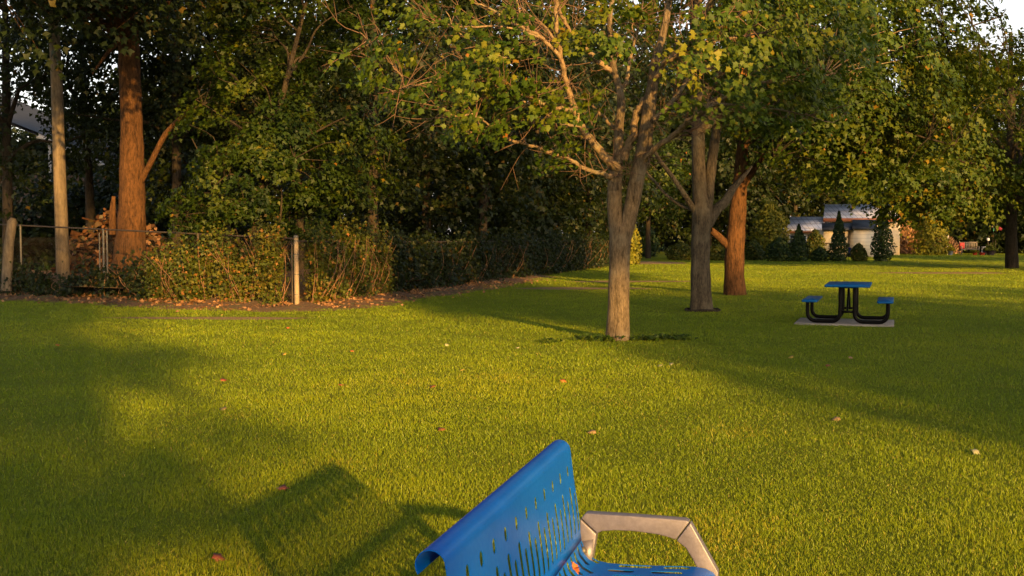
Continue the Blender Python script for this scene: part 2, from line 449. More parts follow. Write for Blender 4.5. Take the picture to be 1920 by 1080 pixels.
pat = [('soil_patch', gnd(400, 597)[:2], 1.9, .35, 1), ('soil_patch', gnd(1090, 541)[:2], 1.9, .8, 2), ('soil_patch', gnd(1180, 528)[:2], 2.2, .7, 3),
       ('soil_patch', gnd(1225, 493)[:2], 2.0, 3.0, 4), ('soil_patch', gnd(1770, 512)[:2], 3.2, 1.0, 5)]
for i, (nme, c, rx, ry, sd_) in enumerate(pat):
    sheet(nme, M['soil'], blob(c[0], c[1], rx, ry, sd_), .005)

# ================================================================== PICNIC TABLE
TB = gnd(1588, 612); TROT = rad(-19)
padM = rotz(TROT, (TB[0]+.25, TB[1]+.75, 0))
pad = MB(); box(pad, (-.93, -.73, -.05), (.81, .73, .030), padM)
padc = thing('concrete_pad', 'pale concrete slab under the blue picnic table', 'slab', padM[:3, 3])
o = pad.build('slab', M['concrete'], padc, True)
bv = o.modifiers.new('b', 'BEVEL'); bv.width = .01; bv.segments = 2
pt = thing('picnic_table', 'blue topped picnic table with black tube frame and two benches on concrete slab', 'picnic table', (TB[0]+.25, TB[1]+.75, .035), None, TROT)
def slab(mb, x0, x1, y0, y1, z0, z1, r=.05):
    # rounded-corner slab with a softened rim
    pts = []
    for cx, cy, a0 in ((x1-r, y1-r, 0), (x0+r, y1-r, 90), (x0+r, y0+r, 180), (x1-r, y0+r, 270)):
        for a in np.linspace(a0, a0+90, 5): pts.append((cx+r*math.cos(rad(a)), cy+r*math.sin(rad(a))))
    pts = np.array(pts); n = len(pts); c = pts.mean(0); e = .008
    ring = lambda q, z: np.column_stack((q, np.full(n, z)))
    ins = c+(pts-c)*(1-e*2/np.ptp(pts, axis=0))
    V = np.vstack((ring(ins, z0), ring(pts, z0+e), ring(pts, z1-e), ring(ins, z1)))
    k = np.arange(n); k2 = (k+1) % n
    Fq = np.vstack([np.stack((i*n+k, i*n+k2, (i+1)*n+k2, (i+1)*n+k), -1) for i in range(3)])
    mb.add(V, [Fq, tuple(range(n-1, -1, -1)), tuple(range(3*n, 4*n))])
mb = MB(); slab(mb, -.395, .395, -.78, .78, .665, .71); mb.build('tabletop', M['table_blue'], pt, smooth=False)
for s in (-1, 1):
    mb = MB(); slab(mb, s*.655-.14, s*.655+.14, -.76, .76, .385, .425, .04); mb.build('seat', M['table_blue'], pt)
for yy in (-.55, .55):
    for s in (-1, 1):
        r = .034
        c = [(s*.125, .665), (s*.125, .30), (s*.125, .19)]
        for a in np.linspace(0, 90, 6)[1:]: c.append((s*(.265-.14*math.cos(rad(a))), .175-.14*math.sin(rad(a))))
        for a in np.linspace(0, 90, 6): c.append((s*(.56+.14*math.sin(rad(a))), .175-.14*math.cos(rad(a))))
        c.append((s*.70, .27)); c.append((s*.70, .39))
        mb = MB(); tube(mb, [(x, yy, z) for x, z in c], r, 12); mb.build('leg', M['steel_black'], pt, smooth=True)
    for z0_, z1_ in ((.19, .235), (.64, .664)):
        mb = MB(); box(mb, (-.16, yy-.012, z0_), (.16, yy+.012, z1_)); mb.build('crossbar', M['steel_black'], pt)
mb = MB()
for s in (-1, 1): tube(mb, [(0, s*.54, .235), (0, s*.30, .44), (0, s*.05, .655)], .018, 8)
mb.build('brace', M['steel_black'], pt, smooth=True)

# ================================================================== PARK BENCH
far = at(1087, 985, 4.22)
BA = math.atan2(-.386, -1.5)                   # direction from the far end to the near end
ld = np.array((-.249, -.9685, 0)); sd2 = np.array((.9685, -.249, 0)); zu = np.array((0, 0, 1.))
hz = lambda py: H-(py-443.5)/497.0
borig = np.array((far[0], far[1], 0))
bench = thing('park_bench', 'blue perforated steel park bench with silver armrest in the foreground', 'bench', borig)
BL = 1.545
prof = []
for a in np.linspace(215, 0, 14): prof.append((-.078+.040*math.cos(rad(a)), .828+.040*math.sin(rad(a))))
prof += [(-.033, .79), (-.026, .73), (-.017, .67), (-.008, .61), (-.002, .56), (.001, .52), (.006, .486), (.018, .452), (.040, .426), (.070, .411), (.11, .405), (.17, .404), (.24, .406), (.31, .409), (.38, .413), (.44, .415), (.475, .411), (.503, .398), (.52, .375), (.523, .345), (.515, .318)]
prof = np.array(prof)
arc = np.concatenate(([0], np.cumsum(np.linalg.norm(np.diff(prof, axis=0), axis=1))))
t0 = arc[13]                                   # start of the straight back
hw = .0165
even = [(.038, .083), (.118, .300), (.345, .43), (.50, .60), (.66, .78)]
oddc = [(.155, .305), (.345, .46), (.53, .66), (.70, .80)]
even = [(t0+a, t0+b_) for a, b_ in even]; oddc = [(t0+a, t0+b_) for a, b_ in oddc]
STR = np.array((-1, -.8, -.45, 0, .45, .8, 1))*hw
INS = [hw*(1-math.sqrt(1-(x/hw)**2)) for x in (STR[:-1]+STR[1:])/2]
ins_ = sorted(set(round(x, 5) for x in INS))
ts = np.unique(np.round(np.concatenate((arc, *[np.array((x[0]+e, x[1]-e)) for x in even+oddc for e in [0]+ins_])), 5))
cols_ = np.arange(.085-.065, BL-.03, .065)
ss = np.unique(np.round(np.concatenate(([0, BL], *[c_+STR for c_ in cols_])), 5)); ss = ss[(ss >= 0) & (ss <= BL)]
pS = np.interp(ts, arc, prof[:, 0]); pH = np.interp(ts, arc, prof[:, 1])
tg = np.gradient(np.column_stack((np.interp(ts, arc, prof[:, 0]), np.interp(ts, arc, prof[:, 1]))), axis=0)
cen0 = np.interp(ts, arc, np.arange(len(arc)))
pN = unit(np.column_stack((-tg[:, 1], tg[:, 0])))
mid = (ss[:, None, None]*ld+pS[None, :, None]*sd2+pH[None, :, None]*zu)
off = (pN[None, :, 0:1]*sd2+pN[None, :, 1:2]*zu)*.0015
nt_, ns_ = len(ts), len(ss)
fs = []
for i in range(ns_-1):
    sm = (ss[i]+ss[i+1])/2; k = int(np.argmin(np.abs(cols_-sm))); dd = abs(cols_[k]-sm)
    slots = (oddc if k % 2 == 0 else even) if dd < hw else []
    e = hw*(1-math.sqrt(max(0, 1-(dd/hw)**2)))-1e-5 if dd < hw else 0
    for j in range(nt_-1):
        tm = (ts[j]+ts[j+1])/2
        if any(a+e < tm < b_-e for a, b_ in slots): continue
        fs.append((i*nt_+j, i*nt_+j+1, (i+1)*nt_+j+1, (i+1)*nt_+j))
from collections import Counter
ec = Counter()
for f in fs:
    for q in range(4): ec[tuple(sorted((f[q], f[(q+1) % 4])))] += 1
fs = np.array(fs); VA = (mid+off).reshape(-1, 3); VB = (mid-off).reshape(-1, 3)
rim = [(f[q], f[(q+1) % 4]) for f in fs for q in range(4) if ec[tuple(sorted((f[q], f[(q+1) % 4])))] == 1]
mb = MB(); mb.add(VA, fs); mb.add(VB, fs[:, ::-1])
rim = np.array(rim); RV = np.stack((VA[rim[:, 0]], VA[rim[:, 1]], VB[rim[:, 1]], VB[rim[:, 0]]), 1).reshape(-1, 3)
mb.add(RV, np.arange(len(RV)).reshape(-1, 4)[:, ::-1])
bs_ = mb.build('seat_shell', M['blue'], bench, smooth=True)
def armframe(s0):
    def pz(mb, poly): 
        prism(mb, poly, sd2, zu, ld*.05); 
        mb.V[-1] += ld*s0
    arm = [(.003, .568), (.020, .589), (.20, .5895), (.400, .5865), (.414, .5805), (.363, .509), (.330, .519), (.290, .526), (.204, .532), (.13, .530), (.084, .524), (.066, .514)]
    rear = [(.000, .5655), (.0630, .511), (.055, .46), (.047, .41), (.035, .36), (.03, .26), (.02, .02), (-.10, .02), (-.10, .0), (.09, .0), (.09, .02), (.02, .02)]
    rear = [(.000, .5655), (.0630, .511), (.055, .46), (.047, .41), (.040, .33), (.030, .03), (.10, .028), (.10, 0), (-.09, 0), (-.09, .028), (-.035, .03), (-.022, .33), (-.008, .44), (-.006, .50)]
    front = [(.4165, .5785), (.3655, .507), (.400, .482), (.425, .443), (.444, .405), (.452, .33), (.452, .03), (.40, .028), (.40, 0), (.58, 0), (.58, .028), (.512, .03), (.522, .33), (.520, .40)]
    for nme, p in (('armrest', arm), ('rear_leg', rear), ('front_leg', front)):
        mb = MB(); pz(mb, p); o = mb.build(nme, M['alu'], bench)
        b_ = o.modifiers.new('b', 'BEVEL'); b_.width = .005; b_.segments = 3; b_.limit_method = 'ANGLE'
armframe(-.058); armframe(BL+.008)
mb = MB(); fp = [(-.004, .478, -.006), (.052, .492, -.006), (.050, .40, .030), (.010, .395, .030), (-.002, .44, .012)]
fp = np.array([S_*sd2+h_*zu+l_*ld for S_, h_, l_ in fp]); mb.add(np.vstack((fp, fp-ld*.008)), [(0, 1, 2, 3, 4), (9, 8, 7, 6, 5), (0, 5, 6, 1), (1, 6, 7, 2), (2, 7, 8, 3), (3, 8, 9, 4), (4, 9, 5, 0)]); mb.build('flange', M['alu'], bench)
mb = MB()
c = ld*.022+sd2*.020+zu*.455; ax = unit(np.array((sd2*.85+zu*.53))[None])[0]
tube(mb, [c-ax*.004, c+ax*.007, c+ax*.010], (.013, .013, .006), 12, cap=True); mb.build('bolt', M['galv'], bench, smooth=True)
for s_ in (.02, BL-.03):
    mb = MB(); box(mb, (0, 0, 0), (1, 1, 1), np.array([[*(ld*.03), 0], [0]*4, [0]*4, [0]*4]).T if False else np.vstack((np.column_stack((ld*.012, sd2*.44, zu*.04, ld*s_+sd2*.05+zu*.352)), (0, 0, 0, 1)))); mb.build('seat_rail', M['alu'], bench)

# ================================================================== FENCE
def post(mb, p, h, r, sides=10, lean=(0, 0)):
    tube(mb, [(p[0], p[1], p[2] if len(p) > 2 else 0), (p[0]+lean[0]*.5, p[1]+lean[1]*.5, h*.5), (p[0]+lean[0], p[1]+lean[1], h)], r, sides, cap=True)
def chain(mb, a, b_, z0, z1, pitch=.07, wr=.0022):
    a, b_ = np.array(a), np.array(b_); L = np.linalg.norm(b_-a); d = (b_-a)/L; hgt = z1-z0
    nn = np.array((-d[1], d[0]))
    for sgn in (1, -1):
        s0 = np.arange(-hgt, L+hgt, pitch)
        sa = s0 if sgn == 1 else s0+hgt; sb = s0+hgt if sgn == 1 else s0
        sb_, sa_ = sb.copy(), sa.copy()
        ta, tb = np.zeros_like(s0), np.ones_like(s0)
        # clip the diagonals to the panel
        k = (sb-sa)
        for lim, lowside in ((0, True), (L, False)):
            tt = (lim-sa)/k
            if (k[0] > 0) == lowside: ta = np.maximum(ta, tt)
            else: tb = np.minimum(tb, tt)
        ok = tb-ta > .02
        for s_a, kk, x, y in zip(sa[ok], k[ok], ta[ok], tb[ok]):
            Pp = []
            for t_ in (x, y):
                q = a+d*(s_a+kk*t_)+nn*.003*sgn; Pp.append((q[0], q[1], z0+hgt*t_))
            tube(mb, Pp, wr, 3)
fl = thing('chain_link_fence', 'rusty chain link fence run left of the tall corner post, half hidden by ivy', 'fence', (A_[0], A_[1], 0), 'chain link fences along the wood')
posts_s = [3.05, 6.35, 9.6, 13.0]
mb = MB(); tube(mb, [(A_[0]-.02, A_[1]+.02, 1.56), *[(*(p0+FLn*s), 1.56+.035*s) for s in (3, 6.4, 10, 14, 19)]], .021, 8); mb.build('top_rail', M['rail'], fl, True, True)
for s in posts_s:
    mb = MB(); q = p0+FLn*s; post(mb, (q[0], q[1], -.1), 1.58+.035*s, .03); mb.build('post', M['rail'] if s < 5 else M['galv'], fl, True, True)
mb = MB(); q = p0+FLn*6.22; post(mb, (q[0], q[1], -.1), 1.75, .022); q = p0+FLn*6.5; post(mb, (q[0], q[1], 0), 1.7, .018); mb.build('brace_post', M['galv'], fl, True, True)
mb = MB(); q = p0+FLn*.13; post(mb, (q[0], q[1]-.02, .1), 1.5, .018); mb.build('tension_bar', M['rail'], fl, True, True)
mb = MB(); chain(mb, p0, p0+FLn*19, .12, 1.58); mb.build('wire_mesh', M['rail'], fl, True)
mb = MB(); tube(mb, [(A_[0], A_[1], -.1), (A_[0]-.005, A_[1], .8), (A_[0]-.01, A_[1], 1.585)], (.058, .055, .052), 14); mb.build('corner_post', M['post_tan'], fl, True, True)
mb = MB(); lathe(mb, [(.055, 1.575), (.06, 1.58), (.058, 1.615), (.035, 1.64), (0, 1.648)], 14, (A_[0]-.01, A_[1], 0)); mb.build('post_cap', M['galv'], fl, True, True)
mb = MB()
for z in (.3, .75, 1.2, 1.5): tube(mb, [(A_[0]-.006, A_[1], z), (A_[0]-.006, A_[1], z+.02)], .059, 14)
mb.build('tension_band', M['galv'], fl, True, True)
fr = thing('chain_link_fence', 'dark chain link fence run right of the tall corner post, covered in vines', 'fence', (p0[0]+FRn[0]*17, p0[1]+FRn[1]*17, 0), 'chain link fences along the wood')
mb = MB(); tube(mb, [(*(p0+FRn*s), z) for s, z in ((.05, 1.5), (4.6, 1.46), (12, 1.42), (22, 1.40), (34, 1.38))], .021, 8); mb.build('top_rail', M['rail'], fr, True, True)
for s in (4.9, 9.5, 14.5, 19.5, 24.5, 29.5, 34):
    mb = MB(); q = p0+FRn*s; post(mb, (q[0], q[1], -.1), 1.45, .03); mb.build('post', M['rail'], fr, True, True)
mb = MB(); chain(mb, p0+FRn*.1, p0+FRn*34, .06, 1.44, .09, .0025); mb.build('wire_mesh', M['rail'], fr, True)

# vines and ivy on the fences
def hedge(name, label, group, line, n, hfun, thick, size, leafm, seed, tmu=.45, tvar=.16, odd=.04, kind='lo', off=0.0, cat='vine', stems=40):
    r = np.random.default_rng(seed)
    t = thing(name, label, cat, (*line[0], 0), group)
    L = spline(line, 20); seg = np.linalg.norm(np.diff(L, axis=0), axis=1); cum = np.concatenate(([0], np.cumsum(seg)))
    s = r.random(n)*cum[-1]
    x = np.interp(s, cum, L[:, 0]); y = np.interp(s, cum, L[:, 1])
    T = unit(np.gradient(L, axis=0)); i = np.clip(np.searchsorted(cum, s), 0, len(T)-1); nn = np.column_stack((-T[i, 1], T[i, 0])); nn = nn if (L.mean(0)-np.array((0, 15))).dot(nn.mean(0)) > 0 else -nn
    h = hfun(s); bulge = .5+.5*np.sin(s*2.3+1)*np.sin(s*.9)+.4*np.sin(s*5.1)
    zf = r.random(n)**.85; z = h*zf
    d = off+thick*(r.normal(size=n)*.45-.55*bulge*(1-.6*zf))
    z = z*(1+.12*np.sin(s*7.3+3*np.sin(s*1.9)))+np.where(zf > .9, r.random(n)**3*.35, 0)
    pos = np.column_stack((x+nn[:, 0]*d, y+nn[:, 1]*d, np.maximum(z, .03)+.05))
    cl = np.sin(s*1.7+3*zf*2+seed)*np.sin(s*.63+5*zf)
    tint = np.clip(tmu+tvar*cl+r.normal(0, .13, n), 0, .95); tint = np.where(r.random(n) < odd, r.uniform(.93, 1, n), tint)
    nr = np.column_stack((-nn*.9, np.full(n, .5)))+r.normal(size=(n, 3))*.65
    tp = np.column_stack((-nn*.2, np.full(n, -.8)))+r.normal(size=(n, 3))*.6
    lf = MB(); leaves(lf, pos, nr, tp, size*r.uniform(.5, 1.2, n), tint, kind); lf.build('foliage', leafm, t, True)
    st = MB()
    for _ in range(stems):
        s0 = r.random()*cum[-1]; q = np.array((np.interp(s0, cum, L[:, 0]), np.interp(s0, cum, L[:, 1]))); hh = float(hfun(np.array([s0]))[0])
        k = r.normal(size=4)*.25; o2 = off-thick*.3
        nx = nn[0]*o2
        tube(st, spline([(q[0]+nx[0], q[1]+nx[1], 0), (q[0]+nx[0]+k[0], q[1]+nx[1]+k[2]*.3, hh*.5), (q[0]+nx[0]+k[0]+k[1], q[1]+nx[1]+k[3]*.3, hh*.95)], 4), (.012, .008, .004), 4)
    st.build('stems', M['stem'], t, True)
    return t
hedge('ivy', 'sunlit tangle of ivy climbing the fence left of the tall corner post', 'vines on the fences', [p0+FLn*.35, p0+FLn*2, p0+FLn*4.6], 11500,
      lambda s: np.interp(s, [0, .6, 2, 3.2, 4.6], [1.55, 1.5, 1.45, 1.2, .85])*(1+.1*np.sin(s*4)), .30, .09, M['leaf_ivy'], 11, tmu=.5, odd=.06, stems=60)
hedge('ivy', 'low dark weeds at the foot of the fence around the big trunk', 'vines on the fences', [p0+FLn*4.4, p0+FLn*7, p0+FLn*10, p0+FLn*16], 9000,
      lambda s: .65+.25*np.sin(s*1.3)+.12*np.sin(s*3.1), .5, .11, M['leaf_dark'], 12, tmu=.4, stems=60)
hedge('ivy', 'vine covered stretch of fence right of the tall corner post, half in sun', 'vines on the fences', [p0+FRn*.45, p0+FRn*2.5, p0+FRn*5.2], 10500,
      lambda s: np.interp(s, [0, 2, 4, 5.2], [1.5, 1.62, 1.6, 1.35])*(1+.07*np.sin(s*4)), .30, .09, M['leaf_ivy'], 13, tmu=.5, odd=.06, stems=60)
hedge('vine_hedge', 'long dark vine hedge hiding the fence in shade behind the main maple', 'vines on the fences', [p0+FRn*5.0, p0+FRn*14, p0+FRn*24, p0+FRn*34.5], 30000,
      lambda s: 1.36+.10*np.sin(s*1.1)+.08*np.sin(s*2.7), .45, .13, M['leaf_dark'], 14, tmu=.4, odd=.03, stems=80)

# scattered dry leaves on the bank (far too many to count)
r = np.random.default_rng(21); n = 5000
s = r.uniform(-16, 22, n); base_ = np.where(s[:, None] < 0, p0-FRn*s[:, None]*1.0, p0+FLn*s[:, None])
nn = np.where(s[:, None] < 0, np.array((FRn[1], -FRn[0]))[None], np.array((FLn[1]*-1, FLn[0]))[None]*-1)
nL = np.array((-FLn[1], FLn[0])); nL = nL if nL[1] < 0 else -nL
nR = np.array((FRn[1], -FRn[0]))
nn = np.where(s[:, None] < 0, nR[None], nL[None])
d = np.abs(r.normal(0, .75, n))-.15
pos = np.column_stack((base_+nn*d[:, None], np.where(d < 1, .11-.08*np.clip(d, 0, 1), .02)+.02))
mb = MB(); leaves(mb, pos, np.array((0, -.25, 1))+r.normal(size=(n, 3))*.45, r.normal(size=(n, 3)), r.uniform(.05, .12, n), r.random(n), 'lo')
tag(mb.build('leaf_litter', M['leaf_brown']), 'dry brown leaf litter lying along the foot of the fence', 'leaf litter', kind='stuff')

# ================================================================== MAIN MAPLE
def main_maple():
    rng = np.random.default_rng(101)
    b0 = gnd(1158, 638); Y0 = b0[1]; k = 1/ppm(Y0)
    t = thing('maple_tree', 'sparse maple with forked pale trunk standing nearest in the middle of lawn', 'tree', b0, 'trees on the lawn')
    def path(pts, dy=0.0, dy0=0.0):
        m = len(pts); return np.array([at(x, y, Y0+dy0+(dy-dy0)*i/max(1, m-1)) for i, (x, y) in enumerate(pts)])
    tr = MB()
    p = path([(1158, 655), (1158, 640), (1159, 620), (1160, 580), (1161, 520), (1162, 470), (1163, 440), (1163, 425)])
    tube(tr, spline(p, 6), np.array((28, 25, 22, 20.5, 19.6, 19.6, 20.4, 20))*k, 20, .025, rng)
    S = [  # pixel path, radii in px, depth drift
        ([(1160, 445), (1154, 410), (1152, 370), (1154, 330), (1157, 305)], (17, 15, 14, 13.5, 12), .1),
        ([(1168, 445), (1177, 418), (1187, 373), (1196, 325), (1205, 290), (1212, 240), (1218, 194), (1224, 156), (1228, 119), (1238, 83), (1248, 42), (1254, 0), (1262, -80), (1275, -200)], (16, 14.5, 14, 14, 14, 13.5, 12, 10, 8.5, 7.5, 6.5, 6, 4.5, 2), -.3),
        ([(1157, 308), (1160, 278), (1161, 236), (1165, 194), (1161, 167), (1152, 133), (1146, 94), (1143, 40), (1150, -20), (1155, -120), (1165, -230)], (11, 9.5, 9, 8, 7, 6.3, 6, 5, 4.5, 3, 1.5), .5),
    ]
    for q, rr, dy in S: tube(tr, spline(path(q, dy), 5), np.array(rr)*k, 12, .03, rng)
    tr.build('trunk', M['bark'], t, True, True)
    br = MB(); ends = []
    def B(q, rr, dy, dy0=0.0, jit=True):
        p = spline(path(q, dy, dy0), 5)
        if jit: p[2:-1] += rng.normal(size=(len(p)-3, 3))*.008
        tube(br, p, np.array(rr)*k, 8); ends.append(p); return p
    B([(1158, 315), (1140, 301), (1115, 271), (1090, 239), (1074, 194), (1063, 161), (1054, 122), (1047, 83), (1044, 40), (1043, 0), (1040, -60), (1030, -140)], (9, 8.5, 8, 7, 6.5, 5.5, 5, 4.5, 4, 3.6, 2.5, 1), -1.2)
    B([(1074, 208), (1050, 203), (1029, 200), (1008, 188), (988, 178), (955, 172), (925, 150), (900, 148)], (4.5, 4, 3.5, 3, 2.4, 1.8, 1.3, .7), -1.6, -.7)
    B([(1085, 236), (1062, 234), (1043, 228), (1024, 213), (1008, 208)], (3.2, 2.6, 2, 1.5, .8), -1.0, -.6)
    B([(1050, 107), (1030, 85), (1010, 67), (985, 54), (960, 44), (925, 20), (890, 3), (850, -10)], (4, 3.6, 3.2, 2.8, 2.4, 1.8, 1.3, .8), -1.8, -.9)
    B([(1046, 85), (1020, 48), (995, 30), (970, 8), (950, -20)], (3, 2.4, 2, 1.5, .8), .2, -.9)
    B([(1004, 86), (990, 55), (975, 20), (965, -20)], (2.2, 2, 1.6, 1), -1.2, -1.3)
    B([(1160, 170), (1174, 155), (1180, 120), (1190, 80), (1197, 50), (1205, 10), (1212, -30)], (4, 3.8, 3.2, 2.6, 2, 1.4, .8), .9, .3)
    B([(1190, 82), (1187, 55), (1185, 30)], (1.9, 1.5, .8), .7, .7)
    B([(1152, 137), (1127, 120), (1102, 94), (1086, 77), (1071, 61), (1057, 36), (1046, 11), (1030, -40)], (6, 5.4, 4.8, 4.4, 4, 3.4, 3, 1.5), -.5, .3)
    B([(1156, 246), (1132, 220), (1110, 197), (1090, 181), (1066, 150)], (3.6, 3, 2.4, 1.8, .9), .9, .2)
    B([(1168, 300), (1176, 280), (1188, 250), (1190, 222), (1202, 198), (1213, 180)], (8.5, 7.8, 7.2, 7, 6.6, 6), -.1)
    B([(1226, 150), (1246, 119), (1268, 103), (1293, 75), (1320, 52), (1365, 38), (1410, 20)], (6.5, 5.8, 5, 4, 3, 2, 1), -1.4, -.2)
    B([(1246, 117), (1275, 92), (1300, 84), (1345, 76), (1395, 68), (1440, 60)], (3, 2.8, 2.4, 2, 1.5, .8), -.6, -.4)
    B([(1221, 228), (1249, 203), (1274, 172), (1290, 150), (1320, 130), (1365, 118)], (6, 5.4, 4.6, 3.8, 2.6, 1.2), .9, -.2)
    B([(1204, 305), (1227, 280), (1268, 250), (1288, 228), (1321, 208), (1349, 192), (1377, 172), (1432, 155), (1490, 140)], (5.8, 5.4, 5, 4.6, 4, 3.4, 2.9, 2, 1), -1.8, -.1)
    B([(1345, 194), (1390, 200), (1440, 203), (1490, 212), (1530, 218)], (2.4, 2, 1.7, 1.3, .6), -2.0, -1.2)
    B([(1259, 196), (1297, 194), (1340, 185)], (2.2, 1.6, .7), .4, .5)
    B([(1146, 332), (1137, 328), (1120, 323), (1093, 315), (1070, 300), (1054, 294), (1015, 280), (985, 270), (958, 264), (930, 250), (902, 244), (880, 252)], (6, 5, 4.3, 4, 3.6, 3.4, 3, 2.8, 2.6, 2.4, 1.6, .8), -1.3)
    B([(930, 250), (918, 235), (900, 222), (880, 215), (850, 217), (835, 205), (812, 198)], (2, 1.8, 1.6, 1.5, 1.3, 1, .6), -1.9, -1.2)
    B([(1020, 213), (1000, 200), (960, 178), (900, 150), (850, 140), (800, 155), (760, 165), (735, 172)], (1.6, 1.8, 1.8, 1.8, 1.6, 1.3, 1, .5), -2.0, -1.0)
    B([(1010, 70), (960, 52), (880, 50), (820, 45), (790, 32)], (1.9, 1.8, 1.5, 1.2, .6), -2.2, -1.4)
    B([(960, 110), (920, 98), (860, 60), (835, 20)], (1.5, 1.4, 1.2, .7), -1.5, -1.5)
    B([(755, 145), (730, 115), (700, 85), (675, 60)], (1.3, 1.2, 1, .5), -1.9, -1.9)
    B([(1150, -40), (1100, -60), (1050, -110), (980, -140)], (4, 3, 2, 1), -1, .4)
    B([(1258, -50), (1330, -90), (1420, -130), (1500, -150)], (4, 3, 2, 1), -1, -.3)
    B([(1150, 0), (1120, -40), (1090, -70)], (3, 2, 1), 1.4, .4)
    B([(1254, 0), (1290, -10), (1360, -40), (1450, -40), (1540, -10)], (4, 3.4, 2.6, 1.8, 1), -2.2, -.3)
    bones = np.vstack(ends)
    # fine bare twigs
    tw = MB(); tips = []
    for _ in range(520):
        a = bones[rng.integers(len(bones))]
        q = a[0]/a[1]*F+CX
        left = q < 1120
        L = rng.uniform(.25, .95)
        d = unit(np.array((rng.normal(-.35 if left else .45, .7), rng.normal(-.1, .7), rng.normal(.30, .5)))[None])[0]
        m1 = a+d*L*.5+rng.normal(size=3)*.07*L; e = a+d*L+np.array((0, 0, .12*L))+rng.normal(size=3)*.12*L
        pp = spline([a, m1, e], 3); tube(tw, pp, (.0075, .005, .002), 4); tips.append(e)
        for _k in range(2):
            j = rng.integers(2, 6); a2 = pp[j]; d2 = unit((d+rng.normal(size=3)*.7)[None])[0]; L2 = L*rng.uniform(.25, .55)
            tube(tw, [a2, a2+d2*L2*.5+rng.normal(size=3)*.02, a2+d2*L2], (.004, .003, .0015), 3); tips.append(a2+d2*L2)
    br.build('branches', M['bark_limb'], t, True, True); tw.build('twigs', M['twig'], t, True)
    # leaf sprays: (px, py, rx, ry, count, depth centre, spread)
    Rg = [(800, 150, 130, 62, 21, -1.9, .8), (700, 110, 55, 60, 7, -1.9, .6), (925, 60, 80, 60, 12, -1.7, .8), (880, 210, 60, 40, 7, -1.8, .5), (1000, 180, 58, 38, 9, -1.4, .5), (1040, 215, 35, 25, 3, -1.2, .4),
          (1085, 70, 34, 20, 5, -.7, .3), (1147, 62, 20, 34, 7, -.9, .25), (1199, 167, 26, 14, 4, -.6, .3), (1095, 190, 30, 26, 5, .2, .4), (940, 165, 45, 30, 6, -1.5, .4), (1030, 288, 50, 12, 4, -.7, .3), (925, 236, 30, 16, 3, -1.3, .3),
          (1350, 150, 90, 80, 20, -1.4, 1.0), (1430, 60, 120, 80, 24, -1.6, 1.0), (1480, 180, 110, 60, 24, -1.7, .8), (1300, 60, 40, 50, 4, -.6, .8), (1560, 60, 90, 90, 24, -1.6, .9), (1100, 20, 130, 30, 12, .6, .8), (1225, 20, 40, 40, 5, .9, .5),
          (760, 40, 100, 45, 6, -1.6, .9), (860, 130, 60, 40, 4, -2.2, .4)]
    C = []
    for px, py, rx, ry, cnt, dc, ds in Rg:
        for _ in range(cnt):
            a = rng.uniform(0, TAU); q = math.sqrt(rng.random())
            C.append(at(px+rx*q*math.cos(a), py+ry*q*math.sin(a), Y0+rng.normal(dc, ds)))
    C = np.array(C)
    up_ = crownpts([((b0[0]-.3, Y0, 8.6), (4.6, 4.4, 3.0), 1)], 130, rng, 8, .3, .2, zmin=6.3)
    prj = np.array([(CX+F*p[0]/p[1], 440-F*(p[2]-H)/p[1]) for p in C])
    openw = (prj[:, 0] > 1100) & (prj[:, 0] < 1275) & (prj[:, 1] > 30) & (prj[:, 1] < 320) & (rng.random(len(C)) < .55)
    C = C[~openw]
    for c in np.vstack((C, up_)):
        kq = np.argmin(np.linalg.norm(bones-c, axis=1)); a = bones[kq]; L = np.linalg.norm(c-a)
        if L > .15: tube(tw, spline([a, a+(c-a)*.5+rng.normal(size=3)*.06*L, c], 3), (.008, .003), 4)
    lf = MB(); cen = np.array((b0[0]-.2, Y0, 4.6))
    clumpleaves(lf, C, rng.uniform(.24, .44, len(C)), rng.uniform(34, 62, len(C)), .094, rng, cen, 'hi', tmu=.52, tvar=.14, odd=.02)
    clumpleaves(lf, up_, rng.uniform(.3, .55, len(up_)), 40, .13, rng, cen, 'hi', tmu=.5, tvar=.14, odd=.03)
    lf.build('crown', M['leaf_main'], t, True)
    # weeds at its foot
    wd = thing('weed_patch', 'dark low weeds ringing the foot of the nearest maple trunk', 'weeds', b0)
    q = 900; a = rng.uniform(0, TAU, q); rr = rng.random(q)**.6
    cl = rng.normal(size=(14, 2))*np.array((.34, .22)); ci = rng.integers(0, 14, q)
    pos = np.column_stack((b0[0]+.03+cl[ci, 0]+rng.normal(0, .10, q), b0[1]-.15+cl[ci, 1]+rng.normal(0, .08, q), rng.uniform(.0, .09, q)))
    lw = MB(); leaves(lw, pos, np.array((0, -.3, 1))+rng.normal(size=(q, 3))*.5, rng.normal(size=(q, 3)), rng.uniform(.04, .09, q), rng.uniform(.1, .7, q), 'lo')
    lw.build('foliage', M['leaf_main'], wd, True)
    return t
main_maple()

